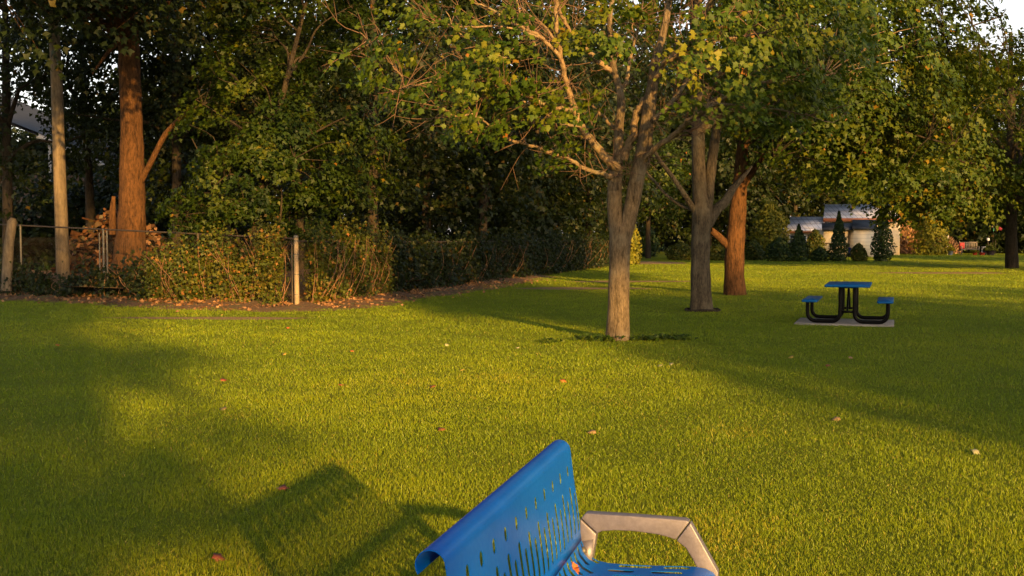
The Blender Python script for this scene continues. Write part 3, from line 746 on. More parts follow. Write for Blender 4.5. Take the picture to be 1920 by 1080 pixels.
# ================================================================== SECOND AND THIRD MAPLES, FAR RIGHT TREE
def px_path(pts, Y, dy=0.0):
    m = len(pts); return [at(x, y, Y+dy*i/max(1, m-1)) for i, (x, y) in enumerate(pts)]
b2 = gnd(1316, 583); Y2 = b2[1]; k2 = 1/ppm(Y2)
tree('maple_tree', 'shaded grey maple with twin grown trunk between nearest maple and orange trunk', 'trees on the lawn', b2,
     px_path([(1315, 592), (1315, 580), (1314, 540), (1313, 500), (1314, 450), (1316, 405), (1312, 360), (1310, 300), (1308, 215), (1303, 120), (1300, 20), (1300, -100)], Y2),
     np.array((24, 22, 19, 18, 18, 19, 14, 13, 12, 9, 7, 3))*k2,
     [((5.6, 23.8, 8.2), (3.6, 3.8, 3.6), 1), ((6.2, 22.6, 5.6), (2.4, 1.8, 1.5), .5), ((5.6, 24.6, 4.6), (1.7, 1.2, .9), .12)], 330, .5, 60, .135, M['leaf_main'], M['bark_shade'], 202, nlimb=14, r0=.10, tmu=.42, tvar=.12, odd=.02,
     extra_trunks=[(px_path([(1322, 420), (1328, 360), (1335, 300), (1350, 210), (1370, 100), (1390, 0), (1410, -80)], Y2, .6), np.array((13, 11, 10, 8.5, 6.5, 4.5, 2))*k2),
                   (px_path([(1303, 585), (1304, 520), (1306, 450), (1312, 400)], Y2-.1), np.array((9, 8, 8, 7))*k2),
                   (px_path([(1324, 425), (1342, 395), (1360, 377), (1371, 358), (1388, 338), (1410, 312)], Y2, .5), np.array((11, 10, 9, 7.5, 5, 2))*k2),
                   (px_path([(1307, 405), (1297, 387), (1288, 372), (1280, 360), (1258, 328), (1237, 300), (1215, 260)], Y2, -.5), np.array((6, 6, 5.5, 5, 4.5, 4, 2.5))*k2),
                   (px_path([(1300, 395), (1273, 383), (1247, 363), (1230, 343), (1213, 323), (1195, 290)], Y2, .5), np.array((3.5, 3.4, 3, 2.6, 2.2, 1.5))*k2)],
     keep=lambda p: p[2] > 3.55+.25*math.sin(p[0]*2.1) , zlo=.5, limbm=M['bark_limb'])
# dark edging ring at the foot of the second maple
er = thing('tree_ring', 'dark buried edging ring around the foot of twin grown maple', 'edging', b2)
mb = MB(); th = np.linspace(0, TAU, 30); tube(mb, [(b2[0]+.36*math.cos(a), b2[1]-.08+.32*math.sin(a), .025+.012*math.sin(3*a)) for a in th], .03, 8); mb.build('ring', M['bark_dark'], er, True, True)

b3 = gnd(1378, 553); Y3 = b3[1]; k3 = 1/ppm(Y3)
tree('maple_tree', 'maple with thick sunlit orange trunk and sawn off limb stub, middle of lawn', 'trees on the lawn', b3,
     px_path([(1378, 562), (1378, 550), (1377, 520), (1378, 470), (1381, 420), (1384, 385), (1388, 330), (1394, 250), (1400, 150), (1405, 30), (1410, -80)], Y3),
     np.array((24, 21, 18.5, 17.5, 16, 15, 12, 10, 8, 6, 3))*k3,
     [((8.0, 30.5, 7.4), (5.0, 4.2, 4.5), 1), ((9.9, 29.5, 5.2), (3.0, 2.5, 2.7), .55), ((7.7, 29.2, 4.3), (2.6, 1.8, 1.4), .3)], 720, .6, 62, .155, M['leaf_warm'], M['bark_brown'], 303, nlimb=16, r0=.10, tmu=.46, tvar=.15, odd=.008, limbm=M['bark_dark'],
     extra_trunks=[(px_path([(1366, 462), (1350, 446), (1336, 434), (1331, 431)], Y3, -.3), np.array((7, 6.5, 6, 5.5))*k3),
                   (px_path([(1386, 360), (1415, 315), (1450, 265), (1470, 240), (1500, 190)], Y3, 1), np.array((7, 6, 5, 4, 3))*k3)],
     keep=lambda p: p[2] > 2.9+.5*math.sin(p[0]*1.3)+.3*math.sin(p[1]*2), zlo=.45)

b4 = gnd(1897, 503); Y4 = b4[1]
tree('maple_tree', 'broad leafy maple far right whose low boughs hang over lawn', 'trees on the lawn', b4,
     px_path([(1897, 508), (1897, 500), (1896, 450), (1897, 400), (1897, 330), (1895, 200), (1895, 60)], Y4), np.array((15, 12.5, 10.5, 10, 9, 7, 3))/ppm(Y4),
     [((24.5, Y4, 7.2), (6.8, 6.0, 5.0), 1), ((19.2, Y4-3, 4.9), (4.2, 3.2, 3.0), .7), ((15.8, Y4-4, 6.0), (3.4, 2.8, 2.9), .4)], 900, .85, 62, .22, M['leaf_warm'], M['bark_dark'], 404, nlimb=18, r0=.13, tmu=.46, tvar=.16, odd=.008,
     keep=lambda p: p[2] > 1.9+.45*math.sin(p[0]*1.1)+.35*math.sin(p[1]*1.7), zlo=.3)

# ================================================================== WOOD BEHIND THE FENCE
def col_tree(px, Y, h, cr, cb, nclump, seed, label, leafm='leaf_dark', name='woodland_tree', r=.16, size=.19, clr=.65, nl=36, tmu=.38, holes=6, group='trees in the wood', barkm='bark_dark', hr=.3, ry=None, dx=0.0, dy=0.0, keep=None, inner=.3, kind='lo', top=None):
    x = (px-CX)/F*Y
    rng = np.random.default_rng(seed)
    ln = rng.normal(size=2)*.25
    trunk = [(x, Y, -.1), (x+ln[0]*.2, Y, h*.25), (x+ln[0]*.7, Y+ln[1]*.5, h*.55), (x+ln[0], Y+ln[1], h*.93)]
    zc = (cb+h)/2
    return tree(name, label, group, (x, Y, 0), trunk, (r*1.3, r, r*.75, r*.2), [((x+dx, Y+dy, zc), (cr, ry or cr, (h-cb)/2), 1)], nclump, clr, nl, size, M[leafm], M[barkm], seed, kind=kind, nlimb=9, r0=r*.55, tmu=tmu, tvar=.14, holes=holes, hr=hr, keep=keep, inner=inner, twigs=False, sides=10)

# big trunk at the left
xb = (246-CX)/F*31.0
tree('old_tree', 'thick sunlit orange brown trunk rising behind fence beside the utility pole', 'trees in the wood', (xb, 31, 0),
     px_path([(242, 530), (243, 500), (246, 440), (248, 380), (247, 300), (246, 230), (243, 120), (240, 0), (238, -140), (236, -300)], 31.0), np.array((36, 33, 28, 25, 23, 20, 19, 18, 14, 6))/ppm(31),
     [((xb+.2, 26.5, 9.7), (5.6, 5.6, 4.2), 1), ((xb-1.5, 30.5, 11.5), (7.0, 5, 4.4), .8)], 860, .8, 44, .19, M['leaf_dark'], M['bark_brown'], 505, nlimb=14, r0=.16, tmu=.3, rough=.05,
     extra_trunks=[(px_path([(262, 345), (285, 300), (310, 252), (335, 225), (362, 200)], 31.0, -1.0), np.array((6, 5.5, 5, 4, 2.5))/ppm(31)),
                   (px_path([(212, 440), (211, 400), (213, 368)], 31.6), np.array((8, 6, 3.5))/ppm(31)),
                   (px_path([(238, 60), (256, 46), (300, 20), (340, -20)], 31.0, -1), np.array((8, 7, 5, 3))/ppm(31))],
     keep=lambda p: p[2] > 5.9+.4*math.sin(p[0]*1.2), zlo=.55)
# young low maple leaning over the fence, lit
def ypx(px, py, Y, rx, rz, ry): 
    c = at(px, py, Y); return (tuple(c), (rx/ppm(Y), ry, rz/ppm(Y)), rx*rz/1e4)
xm = (470-CX)/F*28.0
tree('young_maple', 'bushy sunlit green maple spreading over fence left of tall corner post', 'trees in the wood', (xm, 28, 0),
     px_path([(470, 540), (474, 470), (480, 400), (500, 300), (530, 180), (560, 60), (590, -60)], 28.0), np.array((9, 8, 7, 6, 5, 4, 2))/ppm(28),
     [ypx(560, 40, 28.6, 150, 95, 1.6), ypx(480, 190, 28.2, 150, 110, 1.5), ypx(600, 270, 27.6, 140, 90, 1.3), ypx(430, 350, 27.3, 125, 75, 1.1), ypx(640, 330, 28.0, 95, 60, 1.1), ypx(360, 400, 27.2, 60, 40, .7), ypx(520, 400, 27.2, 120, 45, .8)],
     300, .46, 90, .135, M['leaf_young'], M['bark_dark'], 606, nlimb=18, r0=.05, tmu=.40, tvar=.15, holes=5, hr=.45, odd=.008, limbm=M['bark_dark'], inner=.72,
     extra_trunks=[(px_path([(520, 520), (524, 430), (528, 380), (527, 330)], 27.2), (.03, .025, .02, .01)), (px_path([(470, 530), (440, 430), (400, 340), (360, 260)], 27.6), (.05, .04, .03, .012))])

W = [  # px, Y, height, crown r, crown base, clumps, seed, label
    (15, 37, 13, 3.6, 2.2, 330, 1, 'dark tree at the left edge beyond the leaning stub post'),
    (172, 42, 14, 4.2, 3.2, 400, 2, 'dark slender trunked tree between the utility pole and thick orange trunk'),
    (332, 38, 15, 3.8, 2.2, 400, 3, 'dark tree just right of thick orange trunk'),
    (425, 40, 16, 3.8, 2.0, 360, 4, 'tall dark tree rising behind the bushy young maple'),
    (560, 43, 17, 4.4, 1.0, 420, 5, 'dense dark tree behind the right side of bushy young maple'),
    (700, 38, 15, 3.6, 1.8, 380, 6, 'tall green tree behind right run of fence, partly sunlit'),
    (800, 46, 17, 4.4, .6, 420, 7, 'deep shaded tree left of nearest maple, foliage to ground'),
    (905, 47, 17, 4.3, .5, 420, 8, 'deep shaded leafy tree behind low left branch of nearest maple'),
    (1010, 54, 18, 4.8, .5, 430, 9, 'deep shaded tree close left of nearest maple trunk'),
    (1105, 60, 18, 4.6, .6, 420, 10, 'deep shaded tree directly behind nearest maple trunk'),
]
def house_gap(p):
    q = CX+F*p[0]/p[1]; yq = 440-F*(p[2]-H)/p[1]
    return not (6 < q < 100 and 178 < yq < 285)
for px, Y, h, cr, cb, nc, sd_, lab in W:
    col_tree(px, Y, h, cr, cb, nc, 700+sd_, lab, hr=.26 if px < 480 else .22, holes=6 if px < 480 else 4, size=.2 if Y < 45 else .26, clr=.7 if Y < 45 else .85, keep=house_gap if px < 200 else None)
# understory that closes the wood below the crowns
U = [(1022, 59, 5.0, 2.6), (955, 53, 5.0, 2.6), (1040, 70, 8, 4), (1125, 74, 8, 4.5), (915, 62, 8, 4), (775, 55, 7, 3.6), (-30, 46, 3.2, 2.6), (60, 47, 4.4, 3.0), (170, 49, 4.6, 2.8), (270, 48, 5.2, 2.8), (350, 46, 5.2, 2.6), (450, 52, 4.2, 3.2), (610, 50, 5.0, 3.2), (700, 52, 6, 3.4), (850, 58, 7, 3.6), (960, 66, 8, 4)]
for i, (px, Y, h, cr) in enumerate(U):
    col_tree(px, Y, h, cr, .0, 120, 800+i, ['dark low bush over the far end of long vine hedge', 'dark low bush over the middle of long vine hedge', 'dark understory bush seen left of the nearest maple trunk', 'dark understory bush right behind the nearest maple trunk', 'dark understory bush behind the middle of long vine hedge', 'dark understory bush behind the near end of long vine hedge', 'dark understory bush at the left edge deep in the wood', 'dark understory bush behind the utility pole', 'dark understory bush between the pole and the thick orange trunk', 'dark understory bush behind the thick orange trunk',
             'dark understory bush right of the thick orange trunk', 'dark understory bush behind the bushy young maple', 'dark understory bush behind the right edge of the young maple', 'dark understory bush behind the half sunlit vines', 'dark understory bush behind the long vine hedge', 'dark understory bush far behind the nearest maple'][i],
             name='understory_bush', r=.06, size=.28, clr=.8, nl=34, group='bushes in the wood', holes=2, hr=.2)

BR = [(-60, 74, 9.5, 5.5, 'behind the left house, at the edge'), (70, 76, 10, 5.5, 'behind the left house roof'), (190, 74, 10.5, 5.5, 'behind the left house right end'), (310, 72, 13, 5.5, 'far behind the thick orange trunk'), (430, 70, 15, 5.5, 'far behind the bushy young maple'),
      (540, 80, 21, 6.5, 'far behind the young maple right side'), (660, 82, 21, 6.5, 'far behind the half sunlit vines'), (780, 84, 21, 6.5, 'far behind the near vine hedge'), (900, 86, 21, 6.5, 'far behind the middle vine hedge'), (1020, 88, 21, 6.5, 'far left of the nearest maple trunk'), (1120, 95, 22, 6.5, 'seen through the fork of nearest maple'), (1215, 98, 22, 6.5, 'seen between nearest maple and twin grown maple'),
      (1300, 96, 22, 6.5, 'seen behind the top of twin grown maple'), (1395, 100, 22, 6.5, 'seen right of the orange trunk top'), (1490, 103, 22, 6.5, 'seen above the left wing of the house')]
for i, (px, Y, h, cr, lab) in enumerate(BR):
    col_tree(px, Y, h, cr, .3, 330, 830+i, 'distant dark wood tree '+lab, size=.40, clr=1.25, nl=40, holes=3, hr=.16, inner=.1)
# right background
Rb = [(1215, 78, 9, 4.0, 2.4, 'small loose tree with slanting stems seen between nearest maple and its neighbour', 'leaf_warm'), (1330, 100, 19, 6.0, .5, 'far tree showing between the twin grown maple and orange trunk', 'leaf_dark'), (1430, 112, 20, 6.5, .4, 'far dark tree behind the left wing of the house', 'leaf_dark'),
      (1540, 118, 21, 7, .4, 'far dark tree behind the tall gabled roof', 'leaf_dark'), (1650, 124, 21, 7, .4, 'far dark tree behind the right end of house', 'leaf_dark'), (1750, 112, 20, 6.5, .3, 'far dark tree behind the brown dry grasses', 'leaf_dark'), (1835, 104, 19, 6, .3, 'far dark tree behind the garden bench', 'leaf_dark'), (1925, 98, 18, 6, .3, 'far dark tree at the right edge behind broad maple', 'leaf_dark'),
      (1250, 130, 20, 6.5, .3, 'distant tree closing the gap right of nearest maple', 'leaf_dark'), (1150, 110, 19, 6.0, .3, 'distant dark tree straight behind nearest maple fork', 'leaf_dark')]
for i, (px, Y, h, cr, cb, lab, lm) in enumerate(Rb):
    col_tree(px, Y, h, cr, cb, 420 if Y > 80 else 150, 900+i, lab, leafm=lm, size=.42 if Y > 80 else .26, clr=1.3 if Y > 80 else .7, nl=34, group='trees behind the lawn', name='background_tree', holes=3, hr=.2)

Bb = [(1180, 118, 6, 5), (1290, 114, 5, 5), (1375, 116, 6, 5), (1450, 120, 7, 5), (1580, 124, 8, 6), (1700, 108, 6, 4.5), (1770, 104, 5, 4.5), (1815, 102, 5.5, 4), (1862, 100, 5.5, 4), (1905, 99, 5.5, 4), (1945, 98, 6, 4)]
Bl = ['behind the fork gap of nearest maple', 'left of the twin grown maple', 'right of the orange trunk', 'behind the yellow green shrub', 'behind the tall gabled roof', 'behind the tall dry grass clump', 'behind the slim white lantern', 'behind the garden bench cushion', 'behind the red bird feeder', 'behind the far right trunk', 'beyond the far right trunk at the edge']
for i, (px, Y, h, cr) in enumerate(Bb):
    col_tree(px, Y, h, cr, .0, 110, 860+i, 'distant dark bush '+Bl[i], name='background_bush', r=.06, size=.42, clr=1.2, nl=34, group='bushes behind the lawn', holes=1, hr=.2)

# ================================================================== POLE, STUB, LEFT HOUSE, WOOD PILE
pl = thing('utility_pole', 'tall bare wooden utility pole with pale sunlit patch behind fence', 'pole', (*at(118, 480, 32)[:2], 0))
mb = MB(); tube(mb, spline(px_path([(119, 540), (117, 470), (112, 330), (106, 150), (98, 0), (86, -220)], 32.0), 5), np.array((13, 12.2, 11.3, 10.3, 9.3, 7.5))/ppm(32), 16, .01, np.random.default_rng(3)); mb.build('pole', M['pole_wood'], pl, True, True)
st = thing('stub_post', 'short leaning weathered wooden post at the left edge of fence', 'post', (*at(15, 510, 29.6)[:2], 0))
mb = MB(); tube(mb, px_path([(12, 545), (14, 500), (18, 450), (23, 416), (25, 409)], 29.6), np.array((10, 9.5, 9, 8.5, 5))/ppm(29.6), 12, .05, np.random.default_rng(4), cap=True); mb.build('post', M['pole_wood'], st, True, True)

M['roof_slate'] = plain('slate_roof', (.022, .026, .038), .6, 0, .2, 3)
M['white_trim'] = plain('white_trim', (.7, .7, .7), .5, 0, .06)
M['grey_trim'] = plain('grey_trim', (.22, .22, .23), .6, 0, .06)
M['brick_dark'] = plain('dark_brick', (.05, .032, .025), .85, 0, .25, 9, .4)
lh = thing('house', 'dark house with grey slate roof and white eave hidden among trees at left', 'house', (*at(60, 300, 62)[:2], 0))
Yh = 62
a = at(70, 250, Yh); bq = at(170, 290, Yh)
def q3(px, py, Y): return at(px, py, Y)
mb = MB(); rf = [q3(-60, 197, Yh), q3(70, 248, Yh), q3(215, 312, Yh), q3(215, 268, Yh+5), q3(110, 222, Yh+5), q3(-60, 146, Yh+5)]
mb.add(rf, [(0, 1, 4, 5), (1, 2, 3, 4)]); mb.add(np.array(rf)-np.array((0, -.02, .18)), [(5, 4, 1, 0), (4, 3, 2, 1)]); mb.build('roof', M['roof_slate'], lh, True)
mb = MB(); e0, e1 = q3(70, 250, Yh-.1), q3(215, 314, Yh-.1); tube(mb, [e0-np.array((0, 0, .16)), e1-np.array((0, 0, .16))], .17, 4); cpx = q3(95, 262, Yh+.3); box(mb, (cpx[0]-.07, Yh+.1, 0), (cpx[0]+.07, Yh+.25, cpx[2]-.3)); mb.build('eave', M['grey_trim'], lh, True)
xw0, xw1 = at(-60, 0, Yh)[0], at(215, 0, Yh)[0]; zw = e1[2]-.4
mb = MB(); box(mb, (xw0, Yh+.5, 0), (xw1, Yh+9, zw)); mb.build('wall', M['brick_dark'], lh, True)

# heap of sawn logs and brush behind the big trunk
rg = np.random.default_rng(77)
hp = thing('brush_heap', 'heap of reddish logs and dry brush behind the thick trunk', 'brush heap', (-10.8, 34.5, 0))
mb = MB()
for i in range(60):
    px = rg.uniform(140, 310); zz = rg.uniform(.1, 2.6)*(1-.5*abs(px-225)/90)
    c = np.array(((px-CX)/F*34.5, 34.5+rg.uniform(-.5, .5), zz)); a = rg.normal(0, .35); L = rg.uniform(.3, .9)
    d = np.array((math.cos(a)*math.cos(a), rg.normal()*.4, math.sin(a)))
    tube(mb, [c-d*L, c, c+d*L], rg.choice([.02, .03, .05, .085]), 8, cap=True)
mb.build('logs', M['log'], hp, True)
q = 1500; px = rg.uniform(135, 315, q); pos = np.column_stack(((px-CX)/F*34.3, 34.3+rg.normal(size=q)*.4, rg.random(q)**.8*2.5*(1.05-.5*np.abs(px-225)/90)))
mb = MB(); leaves(mb, pos, np.array((0, -1, .3))+rg.normal(size=(q, 3))*.7, rg.normal(size=(q, 3)), rg.uniform(.1, .24, q), rg.random(q), 'kite'); mb.build('brush', M['leaf_brush'], hp, True)

# ================================================================== FAR HOUSE, SHED, GARDEN
YH = 90.0; kH = 1/ppm(YH)
m, nt, b = newmat('standing_seam_roof')
tc = nt.nodes.new('ShaderNodeTexCoord'); sx = nt.nodes.new('ShaderNodeSeparateXYZ'); cx2 = nt.nodes.new('ShaderNodeCombineXYZ')
nt.links.new(tc.outputs['Object'], sx.inputs[0]); nt.links.new(sx.outputs[0], cx2.inputs[0]); nt.links.new(sx.outputs[2], cx2.inputs[1])
bk = N(nt, 'ShaderNodeTexBrick'); bk.offset = 0; nt.links.new(cx2.outputs[0], bk.inputs[0])
for nm, v in (('Color1', (.50, .50, .56, 1)), ('Color2', (.58, .58, .64, 1)), ('Mortar', (.22, .22, .26, 1)), ('Scale', 1.0), ('Mortar Size', .03), ('Brick Width', .42), ('Row Height', .36)): bk.inputs[nm].default_value = v
nt.links.new(mixc(nt, ramp(nt, noise(nt, .9), [(.4, (0, 0, 0)), (.7, (.35,)*3)]), bk.outputs[0], (.2, .2, .24)), b.inputs['Base Color'])
b.inputs['Roughness'].default_value = .5; b.inputs['Specular IOR Level'].default_value = .5
M['metal_roof'] = m
m, nt, b = newmat('lap_siding')
wv = N(nt, 'ShaderNodeTexWave', Scale=1.15, Distortion=0.0); wv.bands_direction = 'Z'; wv.wave_profile = 'SAW'
tc = nt.nodes.new('ShaderNodeTexCoord'); nt.links.new(tc.outputs['Object'], wv.inputs[0])
nt.links.new(mixc(nt, ramp(nt, wv.outputs[1], [(.0, (1, 1, 1)), (.14, (0, 0, 0))]), (.58, .51, .40), (.30, .25, .20)), b.inputs['Base Color'])
b.inputs['Roughness'].default_value = .6
M['siding'] = m
M['cream'] = plain('cream_wall', (.50, .42, .30), .7, 0, .08, 4)
M['fascia'] = plain('sunlit_tint_fascia', (.40, .13, .05), .6, 0, .15, 3)  # warm evening sun on the fascia is put into its colour
M['tan'] = plain('tan_door', (.36, .29, .22), .6, 0, .1, 4)
M['glass'] = plain('window_glass', (.03, .04, .05), .08, 0, .1, 3, spec=.6)
M['bin_blue'] = plain('blue_plastic', (.01, .02, .14), .4, 0, .1)
M['grey_roof'] = plain('grey_shingle_roof', (.22, .23, .30), .7, 0, .22, 5, .3)
def roofquad(mb, px0, px1, py_e, py_r, Y, dY, sl=0, thick=.12):
    a, b_ = at(px0, py_e, Y), at(px1, py_e, Y); c, d = at(px1, py_r, Y+dY), at(px0+sl, py_r, Y+dY)
    V = np.array([a, b_, c, d]); mb.add(np.vstack((V, V-np.array((0, 0, thick)))), [(0, 1, 2, 3), (7, 6, 5, 4), (0, 4, 5, 1), (1, 5, 6, 2), (2, 6, 7, 3), (3, 7, 4, 0)])
def wallbox(mb, px0, px1, py0, Y, Yb, zb=0.0):
    a, b_ = at(px0, py0, Y), at(px1, py0, Y); box(mb, (a[0], Y, zb), (b_[0], Yb, a[2]))
hs_ = thing('house', 'far house with pale standing seam roof and fascia coloured sunlit orange behind the cedars', 'house', (*at(1600, 470, YH)[:2], 0))
mb = MB(); wallbox(mb, 1548, 1688, 410, YH+1.0, YH+7); mb.build('wall', M['cream'], hs_, True)
mb = MB(); roofquad(mb, 1544, 1692, 408, 383, YH+.4, 4, 3); mb.build('roof', M['metal_roof'], hs_, True)
mb = MB(); a, b_ = at(1544, 409, YH+.3), at(1692, 415.5, YH+.3); box(mb, (a[0], YH+.25, b_[2]), (b_[0], YH+.39, a[2]-.005)); mb.build('fascia', M['fascia'], hs_, True)
mb = MB(); roofquad(mb, 1474, 1556, 431, 406.5, YH-1.2, 3.2, 9); mb.build('wing_roof', M['metal_roof'], hs_, True)
mb = MB(); wallbox(mb, 1477, 1546, 434, YH-.6, YH+1.6); mb.build('wing_wall', M['tan'], hs_, True)
mb = MB(); a, b_ = at(1474, 431.5, YH-1.3), at(1556, 435.5, YH-1.3); box(mb, (a[0], YH-1.36, b_[2]), (b_[0], YH-1.21, a[2]-.12)); mb.build('wing_fascia', M['fascia'], hs_, True)
for px0, px1 in ((1480, 1492), (1498, 1512), (1518, 1540)):
    mb = MB(); a, b_ = at(px0, 440, YH-.62), at(px1, 458, YH-.62); box(mb, (a[0], YH-.66, b_[2]), (b_[0], YH-.6, a[2])); f = mb.build('window', M['white_trim'], hs_, True)
    mb = MB(); box(mb, (a[0]+.06, YH-.672, b_[2]+.06), (b_[0]-.06, YH-.655, a[2]-.06)); mb.build('pane', M['glass'], f)
    f.children[0].location = (0, 0, 0)
    me = f.children[0].data; vv = np.zeros(len(me.vertices)*3, np.float32); me.vertices.foreach_get('co', vv); vv = vv.reshape(-1, 3)-np.array(hs_.location); me.vertices.foreach_set('co', vv.astype(np.float32).ravel())
mb = MB(); a, b_ = at(1664, 417, YH+.9), at(1678, 425, YH+.9); box(mb, (a[0], YH+.9, b_[2]), (b_[0], YH+.98, a[2])); mb.build('sunlit_patch', M['cream'], hs_, True)  # raised piece of wall stands for a sunlit patch

YS = 84.0
sh = thing('garden_shed', 'cream sided double shed with dark blue low roof standing before the far house', 'shed', (*at(1590, 478, YS)[:2], 0))
mb = MB(); wallbox(mb, 1545, 1590, 430, YS, YS+2.5); mb.build('wall', M['cream'], sh, True)
mb = MB(); wallbox(mb, 1601, 1640, 428, YS-.5, YS+2.5); mb.build('siding_wall', M['siding'], sh, True)
mb = MB(); wallbox(mb, 1590.1, 1600.9, 431, YS+.7, YS+2.3); mb.build('door', M['tan'], sh, True)
mb = MB(); roofquad(mb, 1541, 1602, 429.5, 418, YS-.4, 2, 0, .1); mb.build('roof', M['roof_slate'], sh, True)
mb = MB(); roofquad(mb, 1598, 1644, 427.5, 412, YS-.8, 2.4, 0, .1); mb.build('siding_roof', M['roof_slate'], sh, True)
mb = MB(); a, b_ = at(1546, 455.5, YS), at(1556, 457, YS); box(mb, (a[0], YS-.03, b_[2]), (b_[0], YS-.002, a[2])); mb.build('bracket', M['rail'], sh, True)
bb = thing('storage_bin', 'dark blue plastic bin standing in the shed recess', 'bin', (*gnd(1596, 481)[:2], 0))
cx_, = at(1596, 470, YS+.2)[:1]
mb = MB(); prism(mb, [(-.17, 0), (.17, 0), (.21, .62), (-.21, .62)], np.array((1., 0, 0)), zu, (0, .4, 0)); mb.V[-1] += np.array((cx_, YS+.15, 0)); mb.build('tub', M['bin_blue'], bb, True)
mb = MB(); box(mb, (cx_-.235, YS+.12, .625), (cx_+.235, YS+.58, .68)); mb.build('lid', M['bin_blue'], bb, True)

def cone_shrub(name, label, group, px, py, wpx, hpx, prof, leafm, seed, n=2600, size=.16, tmu=.45, cat='shrub', stem=True):
    r = np.random.default_rng(seed); b0 = gnd(px, py); Y = b0[1]; k = 1/ppm(Y)
    t = thing(name, label, cat, b0, group)
    prof = np.array(prof, float)
    z = r.random(n); rr = np.interp(z, prof[:, 0], prof[:, 1])*wpx*k*.5
    a = r.uniform(0, TAU, n); w_ = 1+.10*np.sin(3*a+seed+4*z)+.08*np.sin(7*z*6+seed)
    rho = rr*w_*(r.random(n)**.35)
    pos = np.column_stack((b0[0]+rho*np.cos(a), Y+rho*np.sin(a), .03+z*hpx*k))
    out = np.column_stack((np.cos(a), np.sin(a), np.full(n, .35)))
    lf = MB(); leaves(lf, pos, out+r.normal(size=(n, 3))*.6, np.array((0, 0, .7))+r.normal(size=(n, 3))*.6, size*r.uniform(.6, 1.2, n), np.clip(tmu+.12*np.sin(5*a+9*z)+r.normal(0, .14, n), 0, 1), 'kite')
    lf.build('foliage', leafm, t, True)
    mb = MB(); tube(mb, [(b0[0], Y, -.05), (b0[0], Y, hpx*k*.75)], (.07, .02), 6); mb.build('stem', M['bark_dark'], t, True)
    return t
CONE = [(0, .75), (.1, 1), (.35, .82), (.7, .42), (1, .03)]; EGG = [(0, .55), (.12, .95), (.3, 1), (.6, .7), (.85, .35), (1, .05)]; DOME = [(0, .8), (.3, 1), (.7, .8), (1, .15)]
cone_shrub('cedar', 'short clipped cone cedar left of the shed, before the house wing', 'clipped cedars before the house', 1497, 490, 44, 68, CONE, M['leaf_conifer'], 31)
cone_shrub('cedar', 'tallest slim cone cedar standing before the shed left wall', 'clipped cedars before the house', 1572, 490, 42, 92, CONE, M['leaf_conifer'], 32)
cone_shrub('cedar', 'round bottomed egg shaped cedar right of the siding shed', 'clipped cedars before the house', 1653, 490, 46, 96, EGG, M['leaf_conifer'], 33)
cone_shrub('shrub', 'small round spiky shrub between the two tallest cedars', 'low shrubs before the house', 1610, 490, 32, 32, DOME, M['leaf_ivy'], 34, 1500)
cone_shrub('shrub', 'low round shrub between the short cedar and tallest cedar', 'low shrubs before the house', 1538, 490, 38, 24, DOME, M['leaf_conifer'], 35, 1200)
cone_shrub('shrub', 'wide dark shrub left of the short cedar', 'low shrubs before the house', 1462, 490, 60, 42, DOME, M['leaf_conifer'], 36, 2200)
cone_shrub('shrub', 'tall yellow green shrub left of the house wing', 'low shrubs before the house', 1442, 485, 80, 105, DOME, M['leaf_yellow'], 37, 3200, .24)
cone_shrub('shrub', 'loose green bush beneath the house wing windows', 'low shrubs before the house', 1528, 484, 40, 52, DOME, M['leaf_ivy'], 38, 1600, .2)
cone_shrub('shrub', 'low hedge bush just left of the twin grown maple trunk', 'low shrubs before the house', 1276, 488, 62, 32, DOME, M['leaf_ivy'], 39, 2200)
cone_shrub('shrub', 'low hedge bush between the twin grown maple and orange trunk', 'low shrubs before the house', 1345, 488, 60, 28, DOME, M['leaf_ivy'], 40, 2000)
cone_shrub('shrub', 'low hedge bush just right of the orange trunk', 'low shrubs before the house', 1413, 488, 44, 36, DOME, M['leaf_ivy'], 41, 1800)
cone_shrub('shrub', 'sunlit yellow bush at the end of the long vine hedge', 'low shrubs before the house', 1186, 496, 34, 78, DOME, M['leaf_yellow'], 45, 2200, .16)
cone_shrub('shrub', 'yellowing leafy bush above the brown dry grasses', 'low shrubs before the house', 1745, 478, 74, 72, DOME, M['leaf_yellow'], 42, 2600, .26)
cone_shrub('shrub', 'dark bush under the slanting stemmed small tree', 'low shrubs before the house', 1212, 482, 50, 60, DOME, M['leaf_conifer'], 46, 2000, .2)
def plume(px, py, wpx, hpx, label, seed, n=1500):
    r = np.random.default_rng(seed); b0 = gnd(px, py); Y = b0[1]; k = 1/ppm(Y)
    t = thing('dry_grass_clump', label, 'dry grass', b0, 'brown dry grasses')
    x = r.normal(0, .33, n)*wpx*k; z = r.random(n)*hpx*k*(1-.8*(np.abs(x)/(wpx*k))**1.5)
    pos = np.column_stack((b0[0]+x*(.6+.5*z/(hpx*k)), Y+r.normal(size=n)*.4, z+.05))
    mb = MB(); leaves(mb, pos, np.array((0, -1, .2))+r.normal(size=(n, 3))*.6, np.column_stack((x*.5, np.zeros(n), np.ones(n)*.8))+r.normal(size=(n, 3))*.35, r.uniform(.25, .6, n), r.random(n), 'blade')
    mb.build('blades', M['leaf_brown'], t, True)
plume(1700, 476, 44, 58, 'tall brown dry grass clump beside the egg shaped cedar', 51)
plume(1738, 476, 44, 44, 'brown dry grass clump under the yellowing bush', 52)
plume(1770, 476, 40, 30, 'lowest brown dry grass clump nearest the garden bench', 53)

